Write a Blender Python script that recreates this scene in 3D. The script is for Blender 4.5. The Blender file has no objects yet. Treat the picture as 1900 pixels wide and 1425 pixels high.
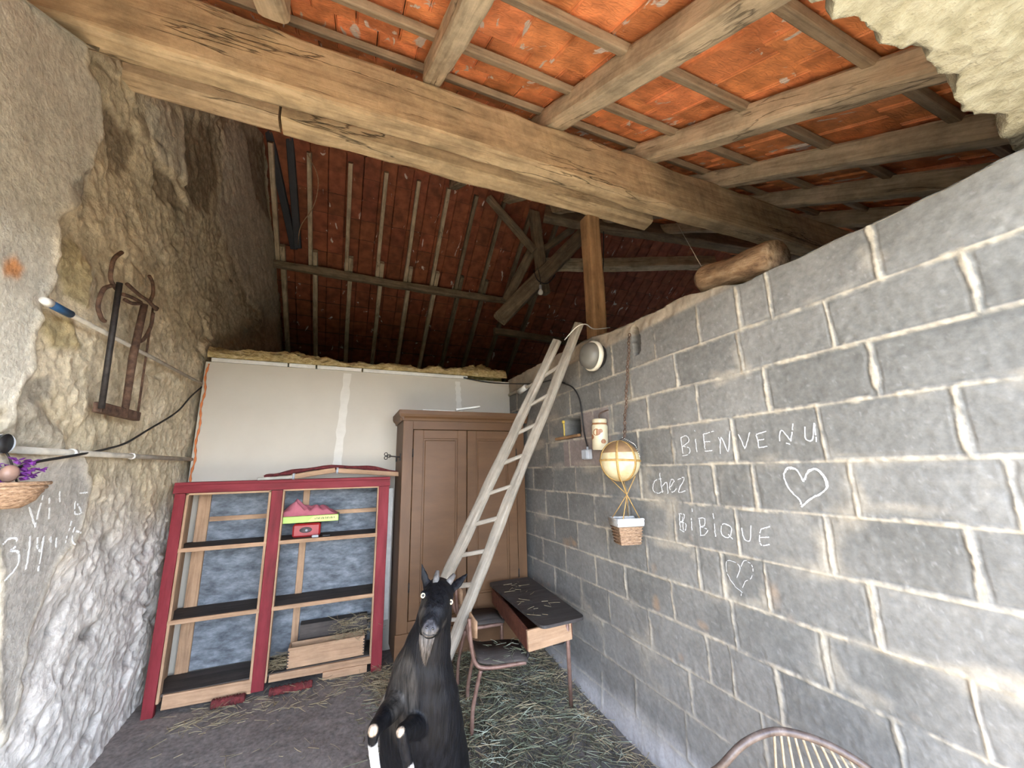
import bpy, math, random
import numpy as np
from mathutils import Vector, Matrix

# ------------------------------------------------------------ camera, sky, sun, exposure
SC = bpy.context.scene
COL = SC.collection
FPX, HC = 725.0, 1.57
YAW, PIT, ROL = math.radians(23.1), math.radians(12.2), math.radians(1.3)
_f = np.array([math.sin(YAW)*math.cos(PIT), math.cos(YAW)*math.cos(PIT), math.sin(PIT)])
_r = np.array([math.cos(YAW), -math.sin(YAW), 0.0])
_d = np.cross(_f, _r)
_r2 = math.cos(ROL)*_r + math.sin(ROL)*_d
_d2 = -math.sin(ROL)*_r + math.cos(ROL)*_d
ROT = np.array([_r2, _d2, _f])
cam = bpy.data.cameras.new('camera'); cam_o = bpy.data.objects.new('camera', cam); COL.objects.link(cam_o)
cam.sensor_width = 36; cam.sensor_fit = 'HORIZONTAL'; cam.lens = FPX/1900*36
cam.clip_start = 0.02; cam.clip_end = 200
m3 = Matrix((( _r2[0], -_d2[0], -_f[0]), (_r2[1], -_d2[1], -_f[1]), (_r2[2], -_d2[2], -_f[2])))
cam_o.matrix_world = Matrix.Translation((0, 0, HC)) @ m3.to_4x4()
SC.camera = cam_o

W = bpy.data.worlds.new('sky'); SC.world = W; W.use_nodes = True
wn = W.node_tree.nodes; wl = W.node_tree.links; wn.clear()
w_out = wn.new('ShaderNodeOutputWorld'); w_bg = wn.new('ShaderNodeBackground')
w_tc = wn.new('ShaderNodeTexCoord'); w_sep = wn.new('ShaderNodeSeparateXYZ'); w_rmp = wn.new('ShaderNodeValToRGB')
wl.new(w_tc.outputs['Generated'], w_sep.inputs[0]); wl.new(w_sep.outputs['Z'], w_rmp.inputs[0])
w_rmp.color_ramp.elements[0].position = 0.0; w_rmp.color_ramp.elements[0].color = (0.80, 0.88, 1.0, 1)
w_mid = w_rmp.color_ramp.elements.new(0.3); w_mid.color = (0.40, 0.48, 0.62, 1)
w_top = w_rmp.color_ramp.elements[2]; w_top.position = 0.75; w_top.color = (0.10, 0.18, 0.38, 1)
wl.new(w_rmp.outputs[0], w_bg.inputs[0]); w_bg.inputs[1].default_value = 9.0
wl.new(w_bg.outputs[0], w_out.inputs[0])
sun = bpy.data.lights.new('sun', 'SUN'); sun.energy = 10.0; sun.angle = 0.01; sun.color = (1.0, 0.93, 0.82)
sun_o = bpy.data.objects.new('sun', sun); COL.objects.link(sun_o)
sd = Vector((-0.32, 0.50, -1.0)).normalized()          # direction the light travels
sun_o.rotation_euler = sd.to_track_quat('-Z', 'Y').to_euler()
SC.view_settings.view_transform = 'Standard'; SC.view_settings.look = 'None'
SC.view_settings.gamma = 1.0; SC.view_settings.use_curve_mapping = False
SC.view_settings.exposure = 1.55
SC.cycles.use_denoising = True
SC.cycles.max_bounces = 8; SC.cycles.diffuse_bounces = 6

# ------------------------------------------------------------ helpers
rnd = random.Random(7)
PI = math.pi
def ray(px, py):
    return ROT.T @ np.array([(px-950)/FPX, (py-712.5)/FPX, 1.0])
def at(px, py, ax, val):
    """point where the sight line of a photo pixel meets the plane x/y/z = val"""
    d = ray(px, py); t = (val - (0, 0, HC)[ax])/d[ax]
    return Vector((t*d[0], t*d[1], HC+t*d[2]))
def V(*a): return Vector(a)

def _h(ix, iy, iz, seed):
    n = (ix.astype(np.int64)*374761393 + iy.astype(np.int64)*668265263 + iz.astype(np.int64)*2147483647 + seed*974711) & 0xffffffff
    n = ((n ^ (n >> 13))*1274126177) & 0xffffffff
    n = n ^ (n >> 16)
    return (n & 0xffff)/65535.0
def vnoise(x, y, z=0.0, seed=0):
    x, y, z = np.broadcast_arrays(np.asarray(x, float), np.asarray(y, float), np.asarray(z, float))
    ix, iy, iz = np.floor(x), np.floor(y), np.floor(z)
    fx, fy, fz = x-ix, y-iy, z-iz
    fx, fy, fz = [f*f*(3-2*f) for f in (fx, fy, fz)]
    r = 0
    for a in (0, 1):
        for b in (0, 1):
            for c in (0, 1):
                w = (fx if a else 1-fx)*(fy if b else 1-fy)*(fz if c else 1-fz)
                r = r + w*_h(ix+a, iy+b, iz+c, seed)
    return r*2-1
def fbm(x, y, z=0.0, oct=4, seed=0):
    r = 0; a = 1.0; s = 0
    for k in range(oct):
        r = r + a*vnoise(np.asarray(x)*2**k, np.asarray(y)*2**k, np.asarray(z)*2**k, seed+k*17); s += a; a *= .5
    return r/s
def inpoly(x, y, poly):
    c = np.zeros(x.shape, bool); n = len(poly)
    for i in range(n):
        x0, y0 = poly[i]; x1, y1 = poly[(i+1) % n]
        if y0 == y1: continue
        k = ((y0 > y) != (y1 > y)) & (x < (x1-x0)*(y-y0)/(y1-y0)+x0)
        c ^= k
    return c

# ---- materials
def newmat(name):
    m = bpy.data.materials.new(name); m.use_nodes = True
    nt = m.node_tree; b = nt.nodes['Principled BSDF']
    return m, nt, nt.nodes, nt.links, b
def _ramp(nodes, stops):
    r = nodes.new('ShaderNodeValToRGB'); e = r.color_ramp.elements
    e[0].position, e[0].color = stops[0][0], (*stops[0][1], 1)
    e[1].position, e[1].color = stops[-1][0], (*stops[-1][1], 1)
    for p, c in stops[1:-1]:
        k = e.new(p); k.color = (*c, 1)
    return r
def _coords(nodes, links, scale, obj_random=True):
    tc = nodes.new('ShaderNodeTexCoord'); mp = nodes.new('ShaderNodeMapping')
    mp.inputs['Scale'].default_value = scale
    if obj_random:
        oi = nodes.new('ShaderNodeObjectInfo'); mul = nodes.new('ShaderNodeMath'); mul.operation = 'MULTIPLY'
        mul.inputs[1].default_value = 37.0; links.new(oi.outputs['Random'], mul.inputs[0])
        cb = nodes.new('ShaderNodeCombineXYZ')
        for i in range(3): links.new(mul.outputs[0], cb.inputs[i])
        ad = nodes.new('ShaderNodeVectorMath'); ad.operation = 'ADD'
        links.new(tc.outputs['Object'], ad.inputs[0]); links.new(cb.outputs[0], ad.inputs[1])
        links.new(ad.outputs[0], mp.inputs[0])
    else:
        links.new(tc.outputs['Object'], mp.inputs[0])
    return mp
def noise_mat(name, stops, scale=(8, 8, 8), detail=6, rough=.8, bump=.3, bdist=.01, attr=None, metal=0, spec=.3, rnd_obj=True, nrough=.6):
    m, nt, N, L, b = newmat(name)
    mp = _coords(N, L, scale, rnd_obj)
    no = N.new('ShaderNodeTexNoise'); no.inputs['Scale'].default_value = 1; no.inputs['Detail'].default_value = detail
    no.inputs['Roughness'].default_value = nrough
    L.new(mp.outputs[0], no.inputs[0])
    r = _ramp(N, stops); L.new(no.outputs[0], r.inputs[0])
    col = r.outputs[0]
    if attr:
        a = N.new('ShaderNodeAttribute'); a.attribute_name = attr
        mx = N.new('ShaderNodeMix'); mx.data_type = 'RGBA'; mx.blend_type = 'MULTIPLY'; mx.inputs[0].default_value = 1
        L.new(a.outputs['Color'], mx.inputs[6]); L.new(r.outputs[0], mx.inputs[7]); col = mx.outputs[2]
    L.new(col, b.inputs['Base Color'])
    b.inputs['Roughness'].default_value = rough; b.inputs['Metallic'].default_value = metal
    b.inputs['Specular IOR Level'].default_value = spec
    if bump:
        bp = N.new('ShaderNodeBump'); bp.inputs['Strength'].default_value = bump; bp.inputs['Distance'].default_value = bdist
        L.new(no.outputs[0], bp.inputs['Height']); L.new(bp.outputs[0], b.inputs['Normal'])
    return m
def wood_mat(name, light, mid, dark, along=1.2, across=22, rough=.8, bump=.5, blotch=.5, crack=0.0):
    """grain runs along the object's own x axis"""
    m, nt, N, L, b = newmat(name)
    mp = _coords(N, L, (along, across, across))
    no = N.new('ShaderNodeTexNoise'); no.inputs['Scale'].default_value = 1; no.inputs['Detail'].default_value = 8
    no.inputs['Roughness'].default_value = .65; no.inputs['Distortion'].default_value = .6
    L.new(mp.outputs[0], no.inputs[0])
    r = _ramp(N, [(.25, dark), (.5, mid), (.75, light)]); L.new(no.outputs[0], r.inputs[0])
    mp2 = _coords(N, L, (5, 7, 7)); n2 = N.new('ShaderNodeTexNoise'); n2.inputs['Scale'].default_value = 1
    n2.inputs['Detail'].default_value = 8; n2.inputs['Roughness'].default_value = .7; L.new(mp2.outputs[0], n2.inputs[0])
    r2 = _ramp(N, [(.35, (1-blotch,)*3), (.6, (1, 1, 1))]); L.new(n2.outputs[0], r2.inputs[0])
    mx = N.new('ShaderNodeMix'); mx.data_type = 'RGBA'; mx.blend_type = 'MULTIPLY'; mx.inputs[0].default_value = 1
    L.new(r.outputs[0], mx.inputs[6]); L.new(r2.outputs[0], mx.inputs[7])
    ad = N.new('ShaderNodeMath'); ad.operation = 'ADD'
    L.new(no.outputs[0], ad.inputs[0]); L.new(n2.outputs[0], ad.inputs[1])
    csock = mx.outputs[2]
    if crack:
        mp3 = _coords(N, L, (.9, 7, 7)); n3 = N.new('ShaderNodeTexNoise'); n3.inputs['Scale'].default_value = 1
        n3.inputs['Detail'].default_value = 5; n3.inputs['Distortion'].default_value = .3; L.new(mp3.outputs[0], n3.inputs[0])
        r3 = _ramp(N, [(.488, (1, 1, 1)), (.5, (1-crack,)*3), (.512, (1, 1, 1))]); L.new(n3.outputs[0], r3.inputs[0])
        mp4 = _coords(N, L, (1.3, 3, 3)); n4 = N.new('ShaderNodeTexNoise'); n4.inputs['Scale'].default_value = 1; n4.inputs['Detail'].default_value = 2; L.new(mp4.outputs[0], n4.inputs[0])
        r4 = _ramp(N, [(.48, (0, 0, 0)), (.56, (1, 1, 1))]); L.new(n4.outputs[0], r4.inputs[0])
        m5 = N.new('ShaderNodeMix'); m5.data_type = 'RGBA'; m5.blend_type = 'MULTIPLY'; L.new(r4.outputs[0], m5.inputs[0]); L.new(csock, m5.inputs[6]); L.new(r3.outputs[0], m5.inputs[7])
        csock = m5.outputs[2]
        a2 = N.new('ShaderNodeMath'); a2.operation = 'MULTIPLY_ADD'; a2.inputs[1].default_value = 1.2
        m6 = N.new('ShaderNodeMix'); m6.data_type = 'RGBA'; L.new(r4.outputs[0], m6.inputs[0]); m6.inputs[6].default_value = (1, 1, 1, 1); L.new(r3.outputs[0], m6.inputs[7])
        L.new(m6.outputs[2], a2.inputs[0]); L.new(ad.outputs[0], a2.inputs[2]); ad = a2
    L.new(csock, b.inputs['Base Color'])
    b.inputs['Roughness'].default_value = rough; b.inputs['Specular IOR Level'].default_value = .25
    bp = N.new('ShaderNodeBump'); bp.inputs['Strength'].default_value = bump; bp.inputs['Distance'].default_value = .006
    L.new(ad.outputs[0], bp.inputs['Height']); L.new(bp.outputs[0], b.inputs['Normal'])
    return m
def flat_mat(name, c, rough=.6, metal=0, spec=.4, var=.12):
    lo = tuple(x*(1-var) for x in c); hi = tuple(min(1, x*(1+var)) for x in c)
    return noise_mat(name, [(.3, lo), (.7, hi)], (14, 14, 14), 4, rough, .12, .004, metal=metal, spec=spec)

M = {}
M['beam'] = wood_mat('weathered_oak', (.68, .525, .33), (.57, .42, .245), (.30, .20, .115), 1.4, 20, .85, .8, .4, .75)
M['beam2'] = wood_mat('brown_oak', (.74, .57, .37), (.60, .44, .27), (.33, .23, .13), 1.4, 24, .85, .7, .4, .7)
M['rafter'] = wood_mat('dusty_rafter', (.72, .59, .41), (.57, .46, .31), (.30, .23, .15), 1.6, 26, .85, .7, .4, .6)
M['batten'] = wood_mat('batten_wood', (.46, .36, .24), (.36, .27, .175), (.19, .14, .09), 2, 30, .85, .5, .35)
M['oldwood'] = wood_mat('old_dark_truss', (.34, .27, .18), (.25, .19, .125), (.12, .09, .06), 1.6, 22, .85, .5, .4)
M['post'] = wood_mat('orange_post', (.42, .25, .13), (.32, .18, .085), (.16, .085, .04), 1.6, 26, .8, .5, .35)
M['ladder'] = wood_mat('silvered_pole', (.43, .385, .32), (.32, .28, .225), (.15, .12, .085), 1.6, 32, .8, .5, .35)
M['log'] = noise_mat('bark_log', [(.3, (.09, .055, .032)), (.5, (.25, .155, .085)), (.7, (.40, .28, .17))], (9, 22, 22), 8, .9, 1.0, .02)
M['raw'] = wood_mat('raw_pine', (.54, .35, .215), (.43, .265, .155), (.26, .15, .085), 2, 34, .75, .35, .25)
M['red'] = noise_mat('red_paint', [(.25, (.10, .015, .015)), (.5, (.19, .022, .028)), (.75, (.24, .035, .042))], (3, 14, 14), 7, .6, .25, .004, spec=.18)
M['shelf'] = wood_mat('grey_shelf', (.11, .092, .08), (.075, .062, .053), (.04, .033, .03), 2, 24, .8, .3, .3)
M['brown'] = noise_mat('brown_paint', [(.3, (.10, .05, .022)), (.6, (.135, .069, .031)), (.8, (.155, .083, .04))], (2.5, 9, 9), 6, .5, .18, .003)
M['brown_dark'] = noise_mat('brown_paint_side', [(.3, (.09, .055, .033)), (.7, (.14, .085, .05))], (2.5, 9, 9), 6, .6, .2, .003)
M['panel_back'] = noise_mat('blue_grey_board', [(.3, (.05, .057, .065)), (.5, (.15, .165, .18)), (.7, (.29, .31, .33))], (7, 7, 16), 9, .9, .6, .01, nrough=.72)
M['rust'] = noise_mat('rusty_iron', [(.3, (.05, .03, .022)), (.55, (.13, .075, .05)), (.75, (.22, .13, .085))], (30, 30, 30), 8, .85, .6, .004, metal=.2)
M['iron'] = noise_mat('dark_iron', [(.3, (.02, .018, .017)), (.7, (.06, .05, .045))], (30, 30, 30), 6, .6, .4, .003, metal=.4)
M['copper'] = noise_mat('worn_brown_tube', [(.3, (.14, .075, .055)), (.6, (.25, .15, .115)), (.8, (.34, .23, .19))], (18, 18, 18), 6, .42, .2, .002, metal=.25)
M['whitepl'] = flat_mat('white_plastic', (.72, .70, .64), .5)
M['greypl'] = flat_mat('grey_plastic', (.42, .44, .47), .45)
M['bluepl'] = flat_mat('blue_plastic', (.02, .07, .16), .45)
M['blackpl'] = flat_mat('black_rubber', (.015, .014, .014), .6)
M['conduit'] = flat_mat('dirty_conduit', (.42, .38, .31), .6, var=.25)
M['darkbar'] = flat_mat('dark_grey_bar', (.035, .038, .045), .6)
M['orange'] = flat_mat('orange_foam', (.62, .20, .07), .8)

# ---- mesh helpers
class G:
    """geometry collector"""
    def __init__(s): s.v = []; s.f = []; s.sm = []
    def add(s, vs, fs, smooth=False):
        o = len(s.v); s.v += [tuple(v) for v in vs]
        s.f += [tuple(i+o for i in f) for f in fs]; s.sm += [smooth]*len(fs); return s
    def box(s, lo, hi, bev=0.0):
        x0, y0, z0 = lo; x1, y1, z1 = hi
        if bev <= 0:
            vs = [(x, y, z) for z in (z0, z1) for y in (y0, y1) for x in (x0, x1)]
            return s.add(vs, [(0, 2, 3, 1), (4, 5, 7, 6), (0, 1, 5, 4), (2, 6, 7, 3), (0, 4, 6, 2), (1, 3, 7, 5)])
        b = min(bev, (x1-x0)/2.01, (y1-y0)/2.01, (z1-z0)/2.01)
        vs = []; idx = {}
        c = [(x0, x1), (y0, y1), (z0, z1)]
        for i in (0, 1):
            for j in (0, 1):
                for k in (0, 1):
                    for ax in range(3):
                        p = [c[0][i], c[1][j], c[2][k]]
                        for q, w in enumerate((i, j, k)):
                            if q != ax: p[q] += b if w == 0 else -b
                        idx[(i, j, k, ax)] = len(vs); vs.append(tuple(p))
        fs = []
        for ax in range(3):
            o1, o2 = [a for a in range(3) if a != ax]
            for sgn in (0, 1):
                q = []
                for (a, b2) in ((0, 0), (1, 0), (1, 1), (0, 1)):
                    t = [0, 0, 0]; t[ax] = sgn; t[o1] = a; t[o2] = b2; q.append(idx[(*t, ax)])
                fs.append(tuple(q))
            for a in (0, 1):
                for b2 in (0, 1):
                    t0 = [0, 0, 0]; t0[o1] = a; t0[o2] = b2; t1 = list(t0); t1[ax] = 1
                    fs.append((idx[(*t0, o1)], idx[(*t1, o1)], idx[(*t1, o2)], idx[(*t0, o2)]))
        for i in (0, 1):
            for j in (0, 1):
                for k in (0, 1): fs.append((idx[(i, j, k, 0)], idx[(i, j, k, 1)], idx[(i, j, k, 2)]))
        return s.add(vs, fs)
    def tube(s, pts, r, n=10, caps=True, flat=None):
        pts = [Vector(p) for p in pts]; m = len(pts)
        rr = r if isinstance(r, (list, tuple)) else [r]*m
        vs = []; fs = []
        t0 = (pts[1]-pts[0]).normalized()
        up = Vector((0, 0, 1)) if abs(t0.z) < .9 else Vector((1, 0, 0))
        a = t0.cross(up).normalized()
        for i, p in enumerate(pts):
            t = (pts[min(i+1, m-1)]-pts[max(i-1, 0)]).normalized()
            a = (a - t*a.dot(t)).normalized(); b = t.cross(a)
            for k in range(n):
                an = 2*PI*k/n
                q = rr[i] if not isinstance(rr[i], tuple) else 1
                ra, rb = (rr[i] if isinstance(rr[i], tuple) else (q, q))
                vs.append(p + a*math.cos(an)*ra + b*math.sin(an)*rb)
        for i in range(m-1):
            for k in range(n):
                fs.append((i*n+k, i*n+(k+1) % n, (i+1)*n+(k+1) % n, (i+1)*n+k))
        if caps: fs += [tuple(range(n))[::-1], tuple((m-1)*n+k for k in range(n))]
        return s.add(vs, fs, True)
    def lathe(s, prof, n=32, axis='z', c=(0, 0, 0)):
        vs = []; fs = []
        for (r, h) in prof:
            for k in range(n):
                a = 2*PI*k/n; x, y = r*math.cos(a), r*math.sin(a)
                p = (x, y, h) if axis == 'z' else ((h, x, y) if axis == 'x' else (x, h, y))
                vs.append((p[0]+c[0], p[1]+c[1], p[2]+c[2]))
        for i in range(len(prof)-1):
            for k in range(n): fs.append((i*n+k, i*n+(k+1) % n, (i+1)*n+(k+1) % n, (i+1)*n+k))
        fs += [tuple(range(n))[::-1], tuple((len(prof)-1)*n+k for k in range(n))]
        return s.add(vs, fs, True)
    def ball(s, c, r, n=20, m=12):
        rx, ry, rz = r if isinstance(r, tuple) else (r, r, r)
        vs = [(c[0], c[1], c[2]-rz)]; fs = []
        for i in range(1, m):
            t = PI*i/m - PI/2
            for k in range(n):
                a = 2*PI*k/n; vs.append((c[0]+rx*math.cos(t)*math.cos(a), c[1]+ry*math.cos(t)*math.sin(a), c[2]+rz*math.sin(t)))
        vs.append((c[0], c[1], c[2]+rz)); T = len(vs)-1
        for k in range(n):
            fs.append((0, 1+(k+1) % n, 1+k)); fs.append((T, T-n+k, T-n+(k+1) % n))
            for i in range(m-2):
                o = 1+i*n; fs.append((o+k, o+(k+1) % n, o+n+(k+1) % n, o+n+k))
        return s.add(vs, fs, True)
WM = {}
def link(name, data, parent=None, mat4=None, mat=None):
    """mat4 is the WORLD placement"""
    o = bpy.data.objects.new(name, data); COL.objects.link(o)
    m = mat4 if mat4 is not None else Matrix()
    WM[o.name] = m.copy()
    if parent:
        o.parent = parent; o.matrix_basis = WM[parent.name].inverted() @ m
    else: o.matrix_basis = m
    if mat: data.materials.append(mat)
    return o
def mk(name, g, mat, parent=None, mat4=None):
    me = bpy.data.meshes.new(name); me.from_pydata(g.v, [], g.f)
    me.polygons.foreach_set('use_smooth', g.sm); me.update()
    import bmesh
    bm = bmesh.new(); bm.from_mesh(me); bmesh.ops.recalc_face_normals(bm, faces=bm.faces); bm.to_mesh(me); bm.free()
    return link(name, me, parent, mat4, mat)
def empty(name, loc, label=None, cat=None, group=None, rotz=0):
    o = bpy.data.objects.new(name, None); COL.objects.link(o); o.empty_display_size = .1
    m = Matrix.Translation(loc) @ Matrix.Rotation(rotz, 4, 'Z'); WM[o.name] = m; o.matrix_basis = m
    if label: tag(o, label, cat, group)
    return o
def tag(o, label=None, cat=None, group=None, kind=None):
    if label: o['label'] = label
    if cat: o['category'] = cat
    if group: o['group'] = group
    if kind: o['kind'] = kind
    return o
def frame(p0, p1, up=(0, 0, 1)):
    p0 = Vector(p0); x = (Vector(p1)-p0).normalized(); up = Vector(up)
    if abs(x.dot(up.normalized())) > .98: up = Vector((0, 1, 0))
    y = up.cross(x).normalized(); z = x.cross(y)
    m = Matrix((x, y, z)).transposed().to_4x4(); m.translation = p0
    return m
def timber(name, p0, p1, w, h, mat, parent=None, up=(0, 0, 1), rough=.006, seg=.06, rnd_=.18, bend=0.0, seed=None, taper=1.0):
    """hewn piece of wood from p0 to p1 (centre line), w across, h along up"""
    m = frame(p0, p1, up); L = (Vector(p1)-Vector(p0)).length
    n = max(2, int(L/seg)); seed = rnd.randint(0, 9999) if seed is None else seed
    prof = []
    b = rnd_*min(w, h)
    for (sx, sy) in ((1, 1), (-1, 1), (-1, -1), (1, -1)):
        cx, cy = sx*(w/2-b), sy*(h/2-b)
        a0 = math.atan2(sy, sx)-PI/4
        for k in range(3):
            a = a0 + PI/2*k/2
            prof.append((cx+b*math.cos(a), cy+b*math.sin(a)))
        # mid-face point
        nx = [(-1, 1), (-1, -1), (1, -1), (1, 1)][[(1, 1), (-1, 1), (-1, -1), (1, -1)].index((sx, sy))]
        prof.append(((sx+nx[0])/2*w/2, (sy+nx[1])/2*h/2))
    pr = np.array(prof); K = len(pr)
    xs = np.linspace(0, L, n+1)
    X = np.repeat(xs, K); Y = np.tile(pr[:, 0], n+1); Z = np.tile(pr[:, 1], n+1)
    t = X/L; sc = 1+(taper-1)*t; Y = Y*sc; Z = Z*sc
    d = rough*fbm(X*5, Y*25+seed, Z*25, 3, seed) + rough*.7*fbm(X*1.2+seed, 0, 0, 2, seed+3)
    rad = np.hypot(Y, Z)+1e-6
    Y2 = Y+Y/rad*d + bend*np.sin(PI*t)*.5 + rough*fbm(X*.9, seed, 0, 2, seed+9)
    Z2 = Z+Z/rad*d + bend*np.sin(PI*t) + rough*fbm(X*.9, seed+50, 0, 2, seed+11)
    g = G(); fs = []
    for i in range(n):
        for k in range(K): fs.append((i*K+k, (i+1)*K+k, (i+1)*K+(k+1) % K, i*K+(k+1) % K))
    fs += [tuple(range(K)), tuple(n*K+k for k in range(K))[::-1]]
    g.add(np.stack([X, Y2, Z2], 1).tolist(), fs, False)
    return mk(name, g, mat, parent, m)
def board(name, p0, p1, w, t, mat, parent=None, up=(0, 0, 1), bev=.002):
    """planed board, centre line p0-p1, w across, t along up"""
    m = frame(p0, p1, up); L = (Vector(p1)-Vector(p0)).length
    return mk(name, G().box((0, -w/2, -t/2), (L, w/2, t/2), bev), mat, parent, m)
def wbox(name, lo, hi, mat, parent=None, bev=.002):
    """box in world coordinates with its own x along its longest side"""
    lo = Vector(lo); hi = Vector(hi); d = hi-lo; c = (lo+hi)/2
    ax = max(range(3), key=lambda i: d[i])
    e = Vector((0, 0, 0)); e[ax] = d[ax]/2
    up = (0, 0, 1) if ax != 2 else (0, 1, 0)
    m = frame(c-e, c+e, up)
    # extents along local y / z
    y = m.col[1].to_3d(); z = m.col[2].to_3d()
    wy = sum(abs(y[i])*d[i] for i in range(3)); wz = sum(abs(z[i])*d[i] for i in range(3))
    return mk(name, G().box((0, -wy/2, -wz/2), (d[ax], wy/2, wz/2), bev), mat, parent, m)
def smooth_path(pts, k=6):
    pts = [Vector(p) for p in pts]; out = []
    n = len(pts)
    for i in range(n-1):
        p0 = pts[max(i-1, 0)]; p1 = pts[i]; p2 = pts[i+1]; p3 = pts[min(i+2, n-1)]
        for j in range(k):
            t = j/k
            out.append(.5*((2*p1)+(p2-p0)*t+(2*p0-5*p1+4*p2-p3)*t*t+(3*p1-p0-3*p2+p3)*t**3))
    out.append(pts[-1]); return out
def set_col(me, arr):
    a = me.color_attributes.new('col', 'FLOAT_COLOR', 'POINT')
    c = np.ones((len(me.vertices), 4), np.float32); c[:, :3] = arr
    a.data.foreach_set('color', c.ravel())
def grid_mesh(name, P, col, mat, keep=None, parent=None, kind='structure'):
    """P: (n,m,3) points"""
    n, m = P.shape[:2]
    me = bpy.data.meshes.new(name)
    idx = np.arange(n*m).reshape(n, m)
    q = np.stack([idx[:-1, :-1], idx[1:, :-1], idx[1:, 1:], idx[:-1, 1:]], -1).reshape(-1, 4)
    if keep is not None:
        q = q[keep[:-1, :-1].ravel()]
    me.vertices.add(n*m); me.vertices.foreach_set('co', P.reshape(-1).astype(np.float32))
    me.loops.add(q.size); me.loops.foreach_set('vertex_index', q.reshape(-1).astype(np.int32))
    me.polygons.add(len(q)); me.polygons.foreach_set('loop_start', np.arange(0, q.size, 4, dtype=np.int32))
    me.polygons.foreach_set('use_smooth', np.ones(len(q), bool))
    me.update(calc_edges=True); me.validate()
    if col is not None: set_col(me, col.reshape(-1, 3))
    o = link(name, me, parent, None, mat)
    if kind: tag(o, kind=kind)
    return o
ORD = ['first', 'second', 'third', 'fourth', 'fifth', 'sixth', 'seventh', 'eighth', 'ninth', 'tenth', 'eleventh', 'twelfth', 'thirteenth', 'fourteenth', 'fifteenth', 'sixteenth', 'seventeenth']

# roof planes: front z = 3.96+.577(y-1.9), back z = 5.63-.775(y-4.9), ridge y = 4.86
def zf(y): return 3.96+.577*(y-1.9)
def zb(y): return 5.63-.775*(y-4.9)
YR = 4.86
XL = -1.17; XW = 1.66; YB = 3.97

# ------------------------------------------------------------ floor and ground
def zfloor(x, y):
    x = np.asarray(x, float); y = np.asarray(y, float)
    r = .045*np.clip((y-2.2)/1.4, 0, 1) + .06*np.clip((y-2.5)/.9, 0, 1)*np.clip((x-.45)/.6, 0, 1)
    return r + .012*fbm(x*1.7, y*1.7, 0, 4, 3)*np.clip((y+.3)/1, 0, 1)
ys = np.concatenate([np.arange(-.2, 4.1, .02), np.arange(4.1, 9.4, .2)])
xs = np.concatenate([np.arange(-1.5, 1.9, .02), np.arange(1.9, 7.0, .2)])
YY, XX = np.meshgrid(ys, xs, indexing='ij')
ZZ = zfloor(XX, YY) + .0025*fbm(XX*22, YY*22, 0, 3, 5)
bounce_apron = np.clip((1.25-YY)/.35, 0, 1)[..., None]; n1 = fbm(XX*1.3, YY*1.3, 0, 5, 8)[..., None]; n2 = fbm(XX*20, YY*20, 0, 3, 12)[..., None]
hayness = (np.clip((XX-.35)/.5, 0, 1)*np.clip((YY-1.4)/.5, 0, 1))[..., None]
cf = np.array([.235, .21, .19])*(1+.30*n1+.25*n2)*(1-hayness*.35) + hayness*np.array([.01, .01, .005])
cf = cf*(1-bounce_apron)+np.array([.66, .54, .38])*bounce_apron  # unseen pale floor near the entrance, added to bounce sun onto the beams
M['floor'] = noise_mat('packed_dirt', [(.3, (.62, .6, .58)), (.7, (1.25, 1.22, 1.2))], (40, 40, 40), 6, .95, .5, .006, attr='col', rnd_obj=False)
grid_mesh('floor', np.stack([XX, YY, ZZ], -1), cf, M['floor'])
M['yard'] = noise_mat('sunny_yard', [(.3, (.55, .45, .30)), (.7, (.70, .60, .43))], (1.5, 1.5, 1.5), 6, .95, .3, .01)
g = G(); g.box((-25, -2.2, -.12), (25, -.2, -.012)); tag(mk('ground', g, M['yard']), kind='structure')
M['unseen_ground'] = noise_mat('unseen_dark_ground', [(.3, (.02, .03, .01)), (.7, (.045, .06, .02))], (3, 3, 3), 6, .95, .3, .01)
g = G(); g.box((-25, -40, -.12), (25, -2.2, -.012)); tag(mk('ground', g, M['unseen_ground']), kind='structure')  # unseen dark ground, added beyond the shortened yard to limit bounce into the loft

# ------------------------------------------------------------ right block wall (one height field with its joints)
crs = [2.39, 2.175, 1.978, 1.782, 1.573, 1.375, 1.166, .962, .765, .56, .355, .15, -.05]
jpx = [[(1427, 550), (1622, 470), (1296, 605), (1371, 580), (1215, 640)],
       [(1255, 690), (1371, 650), (1538, 600), (1800, 520), (1170, 713), (1110, 690)],
       [(1203, 765), (1295, 750), (1421, 720), (1621, 690), (1136, 775), (1060, 749), (1100, 760)],
       [(1248, 828), (1362, 820), (1525, 810), (1785, 790), (1185, 830), (1015, 848), (1057, 852)],
       [(1280, 895), (1327, 900), (1400, 905), (1583, 910), (1887, 930), (1189, 895), (1121, 900), (1068, 888), (1026, 888), (990, 888)],
       [(1252, 970), (1368, 985), (1539, 1015), (1812, 1055), (1166, 960), (1104, 946), (1054, 937), (1013, 930)],
       [(1199, 1010), (1296, 1054), (1342, 1065), (1424, 1090), (1624, 1140), (1128, 1003), (1072, 990), (1029, 978), (993, 967)],
       [(1248, 1118), (1362, 1158), (1535, 1230), (1818, 1335), (1160, 1075), (1105, 1050), (1049, 1020), (1008, 1005)],
       [(1207, 1169), (1314, 1224), (1358, 1240), (1447, 1294), (1668, 1387), (1130, 1120), (1079, 1103), (1030, 1060)],
       [(1283, 1290), (1417, 1355), (1195, 1230), (1119, 1175), (1060, 1130)],
       [(1275, 1366), (1180, 1290), (1117, 1245)],
       [(1200, 1400), (1120, 1290)]]
def steps(a, b, f, lo):
    o = [a]
    while o[-1] < b: o.append(o[-1]+max(lo, f*max(o[-1], 0)))
    return np.array(o)
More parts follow.
